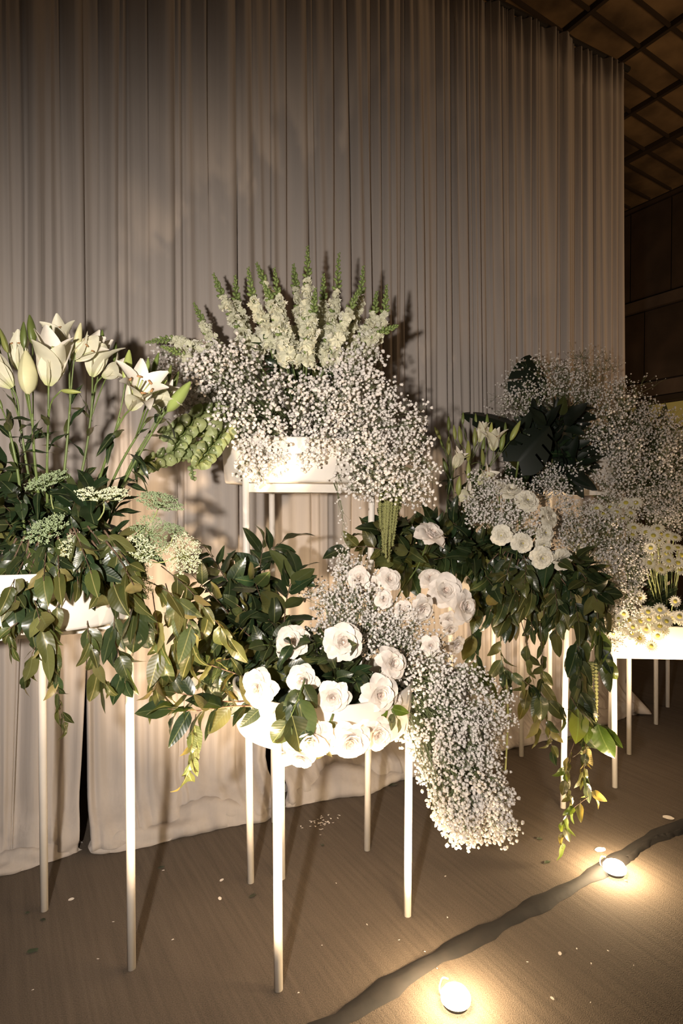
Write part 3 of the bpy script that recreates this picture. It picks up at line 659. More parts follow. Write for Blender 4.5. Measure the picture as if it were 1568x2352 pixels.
def sticks(A, B, r, rs, nseg=1):
    """thin three-sided stalks from A to B"""
    T = B - A; L_ = np.linalg.norm(T, axis=1)[:, None] + 1e-9; T = T / L_
    X = np.cross(T, rs.randn(*T.shape)); X /= np.linalg.norm(X, axis=1)[:, None] + 1e-9; Y = np.cross(T, X)
    ring = np.stack([X * math.cos(q) + Y * math.sin(q) for q in (0, 2.094, 4.189)], 1)
    r = np.broadcast_to(np.asarray(r), (len(A),))[:, None, None]
    V = np.concatenate([A[:, None] + ring * r, B[:, None] + ring * r * .7], 1)
    f_ = np.array([(0, 1, 4, 3), (1, 2, 5, 4), (2, 0, 3, 5)]); Fq = f_[None] + (np.arange(len(A)) * 6)[:, None, None]
    return V.reshape(-1, 3), Fq.reshape(-1, 4)
def gyp(label, ells, root, nhub, per, flpx, dthick=.12, hubpx=30, seed=1, droop=0.0, group=None, name='babys_breath'):
    """ells: (cx, cy, rx, ry, depth, weight)"""
    rs = np.random.RandomState(seed); ro = at(*root)
    W = np.array([e[5] if len(e) > 5 else e[2] * e[3] for e in ells], float); W /= W.sum()
    hubs = []
    for k in rs.choice(len(ells), nhub, p=W):
        cx, cy, rx, ry, d = ells[k][:5]; r = math.sqrt(rs.rand()); a = rs.rand() * 6.283
        x, y = cx + rx * r * math.cos(a), cy + ry * r * math.sin(a)
        hubs.append(at(x, y, d - dthick * math.sqrt(max(0, 1 - r * r)) * (2 * rs.rand() - .85)))
    H = np.array([tuple(h) for h in hubs]); root_ = np.array(tuple(ro)); D = H - root_; D /= np.linalg.norm(D, axis=1)[:, None] + 1e-6
    cnt = rs.poisson(per, nhub).clip(3); idx = np.repeat(np.arange(nhub), cnt); n = len(idx)
    dm = ells[0][4]; hr = hubpx * dm / F
    off = rs.randn(n, 3); off /= np.linalg.norm(off, axis=1)[:, None]; off = off + D[idx] * .7; off[:, 2] -= droop
    rad = hr * (.35 + .75 * rs.rand(n) ** .7); Pf = H[idx] + off * rad[:, None]
    S = flpx * .5 * dm / F * (.55 + .75 * rs.rand(n))
    t = thing(name, label, 'flower', ro, group)
    V, Fc = blobs(Pf - root_, S, rs); child('florets', me_np('florets', V, Fc, M['gyp']), t, kind='stuff')
    mid = H[idx] + (Pf - H[idx]) * .35 + rs.randn(n, 3) * hr * .05
    low = H - D * hr * 1.6 + rs.randn(nhub, 3) * .008; anc = root_ + (low - root_) * .35 + rs.randn(nhub, 3) * .02
    v1, f1 = sticks(H[idx] - root_, mid - root_, .0006 * dm / 2.4, rs); v2, f2 = sticks(mid - root_, Pf - root_, .00045 * dm / 2.4, rs)
    v3, f3 = sticks(low - root_, H - root_, .0010, rs); v4, f4 = sticks(anc - root_, low - root_, .0013, rs)
    VV = [v1, v2, v3, v4]; FF = []; o = 0
    for v, f_ in zip(VV, (f1, f2, f3, f4)): FF.append(f_ + o); o += len(v)
    child('stalks', me_np('stalks', np.concatenate(VV), np.concatenate(FF), M['gyp_stem']), t, kind='stuff')
    return t
# ================================================================== TALL MIDDLE ARRANGEMENT
# snapdragons
mb = MB()
for (a, w_, l_, up) in ((0, .62, 1.0, .55), (.75, .5, .8, .75), (-.75, .5, .8, .75), (2.5, .55, .9, .2), (-2.5, .55, .9, .2), (math.pi, .5, 1.0, .1), (1.6, .45, .7, .5), (-1.6, .45, .7, .5)):
    ca, sa = math.cos(a), math.sin(a)
    def fn(u, v, ca=ca, sa=sa, w_=w_, l_=l_, up=up):
        x = (u * 2 - 1) * w_ * .42 * (.5 + v * 1.1) * (1 - .35 * max(0, v - .6)); r = .08 + l_ * .5 * math.sin(v * 1.9)
        z = .42 + up * .75 * v - .75 * v * v * (1 - up) + .11 * math.sin(u * 11 + a * 3) * v - .12 * v * abs(u * 2 - 1); return Vector((ca * r - sa * x, sa * r + ca * x, z))
    mb.grid(fn, 4, 3)
mb.lathe([(.06, 0), (.12, .12), (.13, .32), (.14, .46)], 8)
SNAPF = mb.mesh('snap_floret', M['snap'], False)
mb = MB(); mb.lathe([(0, 0), (.20, .12), (.27, .35), (.20, .65), (.0, .85)], 7); SNAPB = mb.mesh('snap_bud', M['bud_snap'])
def snapdragon(label, pts, wpx=27, f0=.18, f1=.70, seed=0, nf=21, nb=24):
    rr = random.Random(seed); P = [at(*c) for c in pts]; o0 = P[0]; t = thing('snapdragon', label, 'flower', o0)
    K = 24; line = spline([p - o0 for p in P], K); s = wpx * P[0].y / F
    mb = MB(); mb.tube(line, [.0038 * (1.1 - .7 * i / K) for i in range(K + 1)], 6); child('stem', mb.mesh('stem', M['stem']), t)
    tot = nf + nb
    for k in range(tot):
        isb = k >= nf or (k % 5 == 4); u = (f0 + (f1 - f0) * k / nf) if k < nf else f1 + (1 - f1) * ((k - nf) / (nb - 1)) ** .9
        i = min(K - 1, int(u * K)); p = line[i].lerp(line[i + 1], min(1, u * K - i)); tan = (line[i + 1] - line[i]).normalized()
        a = k * 2.4 + rr.uniform(-.3, .3); x = tan.orthogonal().normalized(); y = tan.cross(x)
        out = x * math.cos(a) + y * math.sin(a)
        if isb:
            fr = max(0, (k - nf) / nb); sc = s * (.62 - .36 * fr); D = out * (1 - .55 * fr) + tan * (.55 + .6 * fr)
            child('bud', SNAPB, t, p + out * sc * .12, zbasis(D, rr.uniform(0, 6)), sc)
        else:
            sc = s * rr.uniform(1.15, 1.6) * (1.05 - .55 * (k / nf)); D = out + tan * .45 + Vector((0, -.15, 0))
            child('floret', SNAPF, t, p, zbasis(D, rr.uniform(0, 6)), sc)
SN = [
 ('snapdragon spike reaching furthest left, nearly horizontal with a green tip', [(560, 860, 2.58), (450, 800, 2.52), (395, 780, 2.5), (337, 786, 2.48)]),
 ('short leaning snapdragon spike at the left, pointing up above the far-left spike', [(560, 880, 2.6), (495, 800, 2.56), (468, 745, 2.54), (446, 698, 2.54)]),
 ('low snapdragon spike drooping left under the horizontal one', [(540, 880, 2.5), (470, 850, 2.45), (420, 815, 2.42), (372, 796, 2.4)]),
 ('leftmost tall snapdragon spike with a bare green tip', [(620, 880, 2.6), (560, 770, 2.56), (515, 690, 2.55), (491, 632, 2.55)]),
 ('thin snapdragon spike just right of the leftmost tall one', [(610, 880, 2.66), (565, 770, 2.64), (545, 700, 2.62), (540, 636, 2.62)]),
 ('snapdragon spike with a hooked green tip in the left half', [(640, 880, 2.58), (610, 760, 2.54), (582, 690, 2.52), (570, 618, 2.52)]),
 ('snapdragon spike bending right behind the hooked one', [(650, 880, 2.64), (640, 760, 2.62), (612, 660, 2.62), (590, 607, 2.62)]),
 ('cream snapdragon spike leaning left in front of the others', [(665, 880, 2.5), (650, 790, 2.45), (625, 700, 2.44), (607, 655, 2.44)]),
 ('yellow-lit snapdragon spike left of the middle', [(680, 880, 2.52), (660, 780, 2.48), (640, 690, 2.48), (630, 619, 2.48)]),
 ('dark-tipped snapdragon spike just left of the tallest', [(690, 880, 2.7), (690, 760, 2.7), (680, 670, 2.7), (674, 610, 2.7)]),
 ('tallest snapdragon spike in the middle of the arrangement', [(695, 880, 2.56), (702, 760, 2.52), (706, 650, 2.52), (706, 569, 2.52)]),
 ('short snapdragon spike in front of the tallest', [(700, 890, 2.46), (708, 800, 2.42), (718, 730, 2.41), (724, 665, 2.41)]),
 ('snapdragon spike with a dark tip right of the tallest', [(715, 880, 2.66), (735, 760, 2.66), (742, 700, 2.66), (743, 632, 2.66)]),
 ('second tallest snapdragon spike, standing straight right of the middle', [(720, 880, 2.58), (755, 770, 2.54), (772, 680, 2.54), (778, 585, 2.54)]),
 ('snapdragon spike leaning right in front of the second tallest', [(725, 890, 2.46), (770, 790, 2.42), (800, 720, 2.41), (822, 668, 2.41)]),
 ('snapdragon spike with curling buds third from the right', [(745, 880, 2.6), (795, 770, 2.58), (826, 690, 2.58), (834, 614, 2.58)]),
 ('dark green snapdragon tip second from the right', [(760, 880, 2.64), (820, 790, 2.62), (855, 730, 2.62), (865, 672, 2.62)]),
 ('rightmost upright snapdragon spike with a curved green tip', [(770, 890, 2.54), (845, 800, 2.5), (880, 730, 2.5), (887, 658, 2.5)]),
 ('snapdragon spike pointing right with a green tip against the curtain', [(765, 880, 2.5), (825, 800, 2.44), (868, 768, 2.43), (912, 748, 2.43)]),
]
for i, (lb, pts) in enumerate(SN): snapdragon(lb, pts, seed=i, wpx=24 if i > 2 else 21)
fill('leafy_spray', 'narrow dark green spray among the snapdragon stems', 'foliage', 'leafy sprays among the snapdragons',
     [(600, 780), (790, 780), (820, 880), (580, 880)], 2.6, 2.5, 2.66, (690, 960), 14, 10, 48, ['lily', 'dark'], .1, 90, 3, 'stem')
gyp('large cloud of white baby\'s breath filling the tall middle planter',
    [(640, 950, 215, 82, 2.45), (520, 870, 85, 80, 2.45), (500, 960, 70, 60, 2.42), (810, 850, 55, 70, 2.5), (790, 950, 110, 110, 2.42), (690, 1000, 150, 45, 2.36), (520, 850, 70, 40, 2.5), (640, 900, 200, 20, 2.5, 2600)],
    (700, 1010, 2.60), 410, 13, 8.6, .15, 25, seed=11)
gyp('hanging wing of baby\'s breath on the right side of the tall planter',
    [(885, 1000, 75, 95, 2.42), (905, 1070, 62, 70, 2.40), (840, 1060, 75, 60, 2.34), (940, 980, 38, 60, 2.45, 2500), (860, 1110, 60, 25, 2.34, 1600), (945, 1090, 40, 50, 2.4, 1500)],
    (760, 1010, 2.55), 190, 12, 7.5, .12, 24, seed=12, droop=.2)
gyp('sparse baby\'s breath tuft hanging over the left front of the white planter',
    [(600, 1045, 58, 26, 2.30), (575, 1075, 28, 26, 2.28, 300), (690, 1035, 70, 16, 2.3, 700)], (640, 1000, 2.5), 42, 11, 9, .05, 21, seed=13, droop=.3)
gyp('wispy baby\'s breath sprigs at the upper left among the low snapdragons', [(400, 835, 40, 30, 2.5), (365, 850, 18, 25, 2.5)], (500, 900, 2.55), 14, 9, 6, .05, 24, seed=14)
gyp('thin baby\'s breath sprig hanging below the crossbar of the tall stand', [(785, 1180, 14, 22, 2.33), (778, 1130, 8, 14, 2.33)], (745, 1040, 2.4), 5, 5, 5, .01, 22, seed=15, droop=.7)
# bells of Ireland
mb = MB()
def fb(u, v):
    a = u * 6.2832; r = .12 + .42 * v ** .7 + .04 * math.cos(5 * a) * v; return Vector((r * math.cos(a), r * math.sin(a), .40 * v ** 1.5 + .03 * math.sin(5 * a) * v))
mb.grid(fb, 12, 4); mb.lathe([(.12, 0), (.05, -.12), (0, -.12)], 8)
mb.lathe([(0, .26), (.07, .2), (.06, .05)], 6, 1)
BELL = mb.mesh('bell', [M['bell'], M['snap']])
def bells(label, pts, n, px, seed):
    rr = random.Random(seed); P = [at(*c) for c in pts]; o0 = P[0]; t = thing('bells_of_ireland', label, 'flower', o0); K = 16
    line = spline([p - o0 for p in P], K); s = px * P[0].y / F
    mb = MB(); mb.tube(line, .003, 6); child('stem', mb.mesh('stem', M['stem']), t)
    for k in range(n):
        u = (k + .5) / n; i = min(K - 1, int(u * K)); p = line[i]; tan = (line[i + 1] - line[i]).normalized(); x = tan.orthogonal().normalized(); y = tan.cross(x)
        a = k * 2.1; out = x * math.cos(a) + y * math.sin(a); sc = s * (1.1 - .45 * u) * rr.uniform(.85, 1.1)
        child('bell', BELL, t, p + out * sc * .25, zbasis(out + tan * .4 + Vector((0, -.35, 0)), rr.uniform(0, 6)), sc)
bells('long green bells of Ireland stem curling down to the far left above the lace flowers', [(500, 990, 2.4), (430, 1030, 2.3), (370, 1055, 2.25), (315, 1078, 2.22)], 30, 32, 1)
bells('green bells of Ireland stem hanging nearest the white planter', [(520, 960, 2.4), (505, 1000, 2.26), (480, 1035, 2.2), (455, 1070, 2.2)], 26, 36, 2)
bells('green bells of Ireland stem bunched behind the lily leaves', [(500, 960, 2.42), (440, 975, 2.32), (405, 990, 2.28), (372, 1000, 2.26)], 24, 32, 3)
bells('short green bells of Ireland stem just under the baby\'s breath', [(510, 950, 2.4), (460, 960, 2.3), (420, 1000, 2.24), (400, 1040, 2.24)], 24, 34, 4)
bells('tiny green bells of Ireland tip dangling above the curtain', [(440, 1040, 2.3), (440, 1065, 2.26), (442, 1085, 2.25), (443, 1102, 2.25)], 12, 14, 5)
# amaranth tassels
def tassels(label, spots, seed, rad=.0095):
    rr = random.Random(seed); o0 = at(*spots[0][0]); t = thing('hanging_amaranth', label, 'flower', o0)
    for (a, e) in spots:
        A = at(*a) - o0; E = at(*e) - o0; K = 40; line = spline([A, A.lerp(E, .5) + Vector((rr.uniform(-.01, .01), 0, 0)), E], K)
        mb = MB(); mb.tube(line, [rad * (1.05 - .55 * i / K) * (1 + .32 * (1 if i % 2 else -1)) for i in range(K + 1)], 8)
        for q in range(90):
            i = rr.randint(0, K); c = line[i] + rv(1).normalized() * rad * .8; mb.add([c + rv(rad * .5) for _ in range(4)], [(0, 1, 2), (0, 2, 3), (0, 3, 1), (1, 3, 2)])
        child('tassel', mb.mesh('tassel', M['amar'], True), t)
tassels('olive green amaranth tassels hanging beside the right leg of the tall stand',
        [((885 + dx, 1105 + dy, 2.42 + dd), (880 + dx * .8 + ex, ey, 2.42 + dd)) for dx, dy, dd, ex, ey in
         ((0, 0, 0, 0, 1270), (14, 4, .02, 0, 1292), (24, 0, -.01, 4, 1240), (-10, 20, .01, 0, 1190), (34, 10, .02, 2, 1200), (42, -5, 0, 4, 1170), (8, 0, -.03, -1, 1250), (20, 8, .03, -3, 1275), (30, -10, -.02, -4, 1225), (50, -10, .02, 2, 1150), (-4, 12, .03, 2, 1230), (4, 6, -.02, 3, 1282), (16, 2, -.02, 1, 1262), (12, 0, .04, 0, 1240), (26, 4, .0, 0, 1255), (-8, 16, -.01, 1, 1215), (38, 0, .03, 0, 1185), (46, -6, -.01, 0, 1160))], 3)
# ================================================================== LEFT ARRANGEMENT
U = Vector
lily_stem('lily stem at the left edge with a cut-off white flower and a green bud', [(90, 1230, 1.95), (60, 1060, 1.9), (40, 930, 1.88)],
          [(28, 890, 1.86, (-.5, -.5, .8), 105, 1)], [(18, 810, 1.9, (-.35, 0, 1), 62, 'y'), (-2, 800, 1.88, (-.3, 0, 1), 60, 'g')], 8, 75)
lily_stem('lily stem with one large cream closed bud standing upright', [(100, 1230, 1.9), (80, 1060, 1.84), (74, 950, 1.80)],
          [(45, 850, 1.95, (-.1, .1, 1), 85, 2)], [(64, 905, 1.78, (-.03, -.02, 1), 98, 'c', 1.7), (55, 800, 1.9, (0, 0, 1), 60, 'g'), (75, 790, 1.93, (-.1, 0, 1), 66, 'g', 1.2)], 9, 75)
lily_stem('lily stem with an open white flower left of the middle of the lilies', [(110, 1230, 1.95), (108, 1080, 1.88), (112, 940, 1.85)],
          [(112, 885, 1.84, (.25, -.35, .8), 115, 1)], [(112, 790, 1.95, (.1, 0, 1), 42, 'g'), (140, 897, 1.8, (1, 0, -.08), 46, 'y')], 10, 70)
lily_stem('lily stem with a half-open flower and an upright pale yellow bud', [(130, 1230, 1.97), (150, 1060, 1.93), (165, 880, 1.92)],
          [(165, 825, 1.92, (.75, -.2, .45), 85, 2), (150, 800, 1.98, (-.35, .2, .8), 70, 1)], [(172, 810, 1.9, (.25, -.1, 1), 68, 'c', 1.0)], 8, 68)
lily_stem('lily stem with a shaded white flower against the curtain', [(150, 1240, 2.05), (195, 1050, 2.05), (215, 900, 2.02)],
          [(212, 865, 2.0, (.25, -.2, .7), 90, 1), (235, 865, 2.04, (.8, -.1, .35), 62, 1)], [(235, 800, 2.05, (.0, 0, 1), 42, 'g'), (262, 830, 2.08, (.1, 0, 1), 44, 'g')], 9, 66)
lily_stem('lily stem with the largest open white flower', [(180, 1250, 1.95), (235, 1080, 1.88), (275, 960, 1.83)],
          [(300, 940, 1.80, (.50, -.62, .55), 120, 0)], [(288, 880, 1.82, (.12, .0, 1), 76, 'y', 1.1)], 9, 75)
lily_stem('lily stem with a white flower pointing right behind the largest one', [(200, 1250, 2.0), (270, 1080, 1.95), (340, 960, 1.92)],
          [(345, 930, 1.88, (.9, -.3, .45), 80, 1)], [(338, 870, 1.95, (.05, 0, 1), 48, 'y'), (350, 860, 1.97, (.3, 0, 1), 52, 'g'), (345, 905, 1.82, (.75, -.2, .55), 52, 'y', 1.2)], 9, 70)
lily_stem('lily stem leaning furthest right with two long pale green buds', [(215, 1250, 1.98), (300, 1080, 1.93), (385, 935, 1.9)],
          [], [(385, 945, 1.85, (.7, -.1, .85), 86, 'y', 1.3), (392, 900, 1.92, (.4, 0, 1), 50, 'g'), (385, 880, 1.95, (.2, 0, 1), 42, 'g')], 10, 75)
lily_stem('bare lily stem with leaves crossing behind the other stems', [(235, 1250, 2.1), (290, 1090, 2.05), (345, 990, 2.02)], [], [(360, 960, 2.02, (.5, 0, 1), 30, 'g')], 12, 72)
lily_stem('leafy lily stem low at the left edge', [(60, 1250, 1.85), (40, 1080, 1.8), (15, 960, 1.78)], [], [(5, 940, 1.78, (-.4, 0, 1), 40, 'g')], 12, 85)
LG = 'dark leaf branches heaped in the left bowl'
fill('leaf_branch', 'dark broad-leaved branch heaped in the left bowl', 'foliage', LG,
     [(-30, 1070), (120, 1060), (230, 1130), (330, 1230), (330, 1330), (140, 1380), (-30, 1380)], 1.95, 1.72, 2.0, (120, 1330), 40, 12, 76, ['dark', 'dark', 'mid'], .35, 130, 11)
fill('leaf_branch', 'green branch drooping low', 'foliage', 'branches drooping over the left bowl',
     [(-30, 1300), (330, 1310), (320, 1390), (280, 1400), (150, 1360), (120, 1420), (-30, 1410)], 1.80, 1.58, 1.74, (130, 1200), 34, 10, 74, ['mid', 'dark', 'olive'], .9, 120, 12, down=.6)
for i, (lb, pts, n, sz, kd) in enumerate([
    ('long hanging vine left of the left stand\'s outer leg', [(150, 1360, 1.66), (105, 1440, 1.62), (75, 1500, 1.62), (60, 1560, 1.62)], 13, 62, ['vine', 'mid']),
    ('longest hanging vine ending in a small leaf cluster above the dark slit', [(110, 1400, 1.66), (125, 1500, 1.6), (132, 1580, 1.6), (150, 1670, 1.6)], 17, 62, ['vine', 'mid', 'olive']),
    ('hanging vine with glossy leaves in front of the left stand\'s outer leg', [(80, 1380, 1.64), (90, 1420, 1.6), (105, 1480, 1.58)], 9, 88, ['mid', 'vine']),
    ('hanging vine in front of the gap between the left stand\'s legs', [(200, 1420, 1.75), (205, 1470, 1.72), (225, 1540, 1.72), (250, 1580, 1.72)], 12, 75, ['mid', 'vine', 'olive']),
    ('hanging vine left of the front leg of the left stand', [(265, 1380, 1.8), (262, 1460, 1.76), (278, 1520, 1.75), (288, 1570, 1.75)], 12, 80, ['mid', 'dark', 'vine']),
    ('pair of large leaves hanging at the top of the left stand\'s front leg', [(300, 1350, 1.78), (315, 1390, 1.74), (330, 1440, 1.74)], 8, 100, ['dark', 'mid']),
    ('hanging vine right of the left stand\'s front leg', [(350, 1360, 1.85), (362, 1450, 1.82), (368, 1530, 1.82), (350, 1600, 1.82)], 16, 78, ['vine', 'olive', 'olive']),
    ('olive vine hanging between the lace flowers and the dark branches', [(380, 1340, 1.9), (405, 1430, 1.88), (400, 1500, 1.88), (385, 1560, 1.88)], 15, 76, ['olive', 'vine']),
    ('golden-lit vine crossing towards the front bowl', [(370, 1300, 1.92), (430, 1350, 1.9), (490, 1420, 1.9), (530, 1470, 1.9)], 13, 72, ['olive', 'vine']),
    ('golden-lit vine with curled leaves under the lace flowers', [(330, 1330, 1.86), (400, 1370, 1.84), (440, 1440, 1.84), (440, 1520, 1.85)], 15, 78, ['olive', 'vine', 'mid']),
    ('short curled vine at the left edge of the picture', [(40, 1430, 1.6), (20, 1450, 1.58), (30, 1490, 1.58)], 7, 55, ['vine', 'olive'])]):
    branch('hanging_vine', lb, 'foliage', pts, n, sz, kd, droop=.9, spread=.6, rad=.0016, seed=50 + i)
# Queen Anne's lace
def umbel(label, px, py, d, axis, rpx, seed, stem, green=False):
    rr = random.Random(seed); p = at(px, py, d); s = rpx * d / F; t = thing('lace_flower', label, 'flower', p); q0 = zbasis(axis, 0)
    mb = MB(); Pf = []; rs = np.random.RandomState(seed)
    for k in range(34):
        r = math.sqrt((k + .5) / 34); a = k * 2.4; e = Vector((r * math.cos(a), r * math.sin(a), .42 - .22 * r * r + rr.uniform(-.05, .05)))
        mb.tube([(0, 0, 0), e * .5 + Vector((0, 0, -.03)), e], .014, 4, cap=False)
        for q in range(26):
            o = Vector((rr.gauss(0, .085), rr.gauss(0, .085), rr.uniform(.02, .08))); Pf.append(tuple(e + o))
            if q % 4 == 0: mb.tube([e, e + o], .007, 3, cap=False)
    V, Fc = blobs(np.array(Pf), .030 * (.6 + .7 * rs.rand(len(Pf))), rs)
    child('rays', mb.mesh('rays', M['stem_pale'] if not green else M['stem']), t, (0, 0, 0), q0, s)
    child('florets', me_np('florets', V, Fc, M['lace_grn' if green else 'lace']), t, (0, 0, 0), q0, s, kind='stuff')
    mb = MB(); mb.tube(spline([Vector()] + [at(*c) - p for c in stem], 10), .0022, 6); child('stem', mb.mesh('stem', M['stem_pale']), t)
umbel('broad pale lace flower seen from the side, topmost in front of the left leaves', 238, 1148, 1.78, (.1, -.25, 1), 56, 1, [(236, 1180, 1.78), (200, 1230, 1.82), (190, 1290, 1.9)])
umbel('greenish lace flower head among the stems under the lilies', 115, 1115, 1.86, (-.2, -.5, .9), 48, 2, [(120, 1160, 1.88), (140, 1220, 1.9)], True)
umbel('greenish lace flower in the dark leaves at left', 115, 1225, 1.74, (-.2, -.7, .8), 48, 3, [(130, 1280, 1.8), (150, 1330, 1.85)], True)
umbel('small upright lace flower right of the dark left leaves', 175, 1265, 1.72, (.5, -.7, .3), 38, 4, [(120, 1290, 1.76), (100, 1300, 1.85)])
umbel('airy green lace flower standing highest against the bright curtain', 365, 1165, 1.88, (.35, -.3, 1), 52, 5, [(345, 1200, 1.86), (280, 1260, 1.86), (230, 1310, 1.9)], True)
umbel('green lace flower below the highest one', 345, 1225, 1.86, (.2, -.8, .4), 42, 6, [(310, 1260, 1.86), (250, 1310, 1.9)], True)
umbel('lace flower facing right at the edge of the dark branches', 415, 1275, 1.84, (.7, -.6, .2), 48, 7, [(370, 1292, 1.84), (310, 1290, 1.85), (240, 1330, 1.9)])
umbel('small green lace sprig above the right-facing lace flower', 400, 1225, 1.88, (.5, -.3, .9), 30, 8, [(380, 1260, 1.88), (300, 1300, 1.9)], True)
umbel('bright cream lace flower lowest of the group', 310, 1335, 1.76, (.1, -.8, -.5), 46, 9, [(280, 1290, 1.76), (240, 1262, 1.8), (200, 1300, 1.9)])
umbel('cream lace flower just above the lowest one', 315, 1280, 1.76, (.0, -.9, .3), 48, 10, [(280, 1260, 1.78), (230, 1290, 1.85)])
umbel('pale lace flower right of the two cream ones', 350, 1262, 1.80, (.3, -.8, .5), 34, 11, [(310, 1270, 1.8), (250, 1300, 1.85)], True)
# ================================================================== FRONT ARRANGEMENT
for i, (lb, pts, n, sz, kd, dr) in enumerate([
    ('camellia branch rising highest against the bright curtain with three upright leaf pairs', [(640, 1480, 2.3), (620, 1380, 2.3), (598, 1310, 2.3), (605, 1250, 2.3)], 12, 74, ['dark'], .0),
    ('camellia branch ending in the leaf above all others right of the tall stand\'s left leg', [(650, 1470, 2.35), (612, 1340, 2.34), (612, 1275, 2.34), (655, 1240, 2.34)], 9, 74, ['dark'], -.1),
    ('camellia branch with large pointed leaves by the baby\'s breath', [(650, 1490, 2.25), (655, 1400, 2.24), (668, 1340, 2.24), (690, 1310, 2.24)], 12, 86, ['dark'], .0),
    ('camellia branch leaning left with its tip beside the lace flower', [(640, 1500, 2.25), (580, 1420, 2.22), (520, 1330, 2.22), (470, 1255, 2.22)], 20, 66, ['dark', 'dark', 'mid'], .1),
    ('camellia branch bowing left over the golden vines', [(640, 1510, 2.2), (560, 1450, 2.16), (500, 1380, 2.14), (440, 1320, 2.14)], 18, 68, ['dark', 'mid'], .2),
    ('camellia branch running flat to the left', [(620, 1540, 2.15), (540, 1490, 2.1), (470, 1450, 2.06), (400, 1430, 2.05)], 16, 66, ['dark', 'mid', 'mid'], .35),
    ('camellia branch low in the leaves above the outstretched twig', [(600, 1570, 2.1), (520, 1540, 2.05), (450, 1520, 2.0), (390, 1530, 2.0)], 15, 66, ['dark', 'mid', 'olive'], .4),
    ('long outstretched camellia twig pointing left below the leaves', [(640, 1625, 1.92), (540, 1622, 1.86), (460, 1632, 1.82), (385, 1628, 1.8)], 14, 86, ['dark', 'dark', 'mid'], .15),
    ('second outstretched twig with reddish stem just above the lowest', [(620, 1605, 1.95), (520, 1612, 1.9), (450, 1600, 1.86), (400, 1590, 1.86)], 11, 74, ['dark', 'mid', 'olive'], .1),
    ('camellia branch behind the pale left roses', [(640, 1540, 2.2), (600, 1490, 2.2), (560, 1440, 2.2), (520, 1400, 2.2)], 15, 66, ['dark'], .1),
    ('upright camellia branch in front of the tall stand\'s left leg', [(630, 1500, 2.3), (590, 1420, 2.28), (560, 1360, 2.28), (548, 1300, 2.28)], 15, 66, ['dark'], .0)]):
    branch('camellia_branch', lb, 'foliage', pts, n, sz, kd, droop=dr, seed=90 + i, twig='twig_red' if i in (7, 8) else 'twig', face=.3)
fill('camellia_branch', 'dark glossy camellia branch', 'foliage', 'camellia branches left of the roses',
     [(480, 1260), (590, 1320), (690, 1380), (680, 1500), (520, 1600), (440, 1560), (400, 1420)], 2.3, 2.1, 2.35, (650, 1520), 24, 10, 68, ['dark', 'dark', 'dark', 'mid'], .15, 130, 21)
branch('hanging_vine', 'vine with olive leaves dangling alone below the outstretched twig', 'foliage', [(450, 1640, 1.84), (440, 1690, 1.82), (440, 1740, 1.82), (425, 1790, 1.82)], 10, 66, ['olive', 'vine'], droop=.9, spread=.5, rad=.0015, seed=5)
fill('rose_leaf_sprig', 'sprig of rounded green rose leaves', 'foliage', 'rose leaf sprigs in the front bowl',
     [(560, 1500), (640, 1440), (900, 1500), (930, 1620), (860, 1650), (600, 1640)], 2.12, 1.93, 2.15, (760, 1560), 34, 8, 58, ['rose', 'rose', 'mid', 'dark'], .25, 70, 31, 'stem')
branch('rose_leaf_sprig', 'sprig with the largest pale green leaves hanging over the bowl rim', 'foliage', [(700, 1560, 1.82), (690, 1590, 1.76), (670, 1640, 1.72), (655, 1670, 1.72)], 7, 92, ['rose', 'rose'], droop=.7, seed=3, twig='stem')
branch('rose_leaf_sprig', 'sprig of green leaves dangling under the front bowl between the roses', 'foliage', [(765, 1640, 1.82), (745, 1690, 1.77), (738, 1715, 1.77)], 4, 48, ['mid', 'rose'], droop=.9, seed=4, twig='stem')
branch('rose_leaf_sprig', 'sprig with shiny green leaves at the right rim of the front bowl', 'foliage', [(850, 1590, 1.95), (895, 1625, 1.9), (915, 1655, 1.9)], 5, 58, ['mid', 'bright'], droop=.5, seed=6, twig='stem')
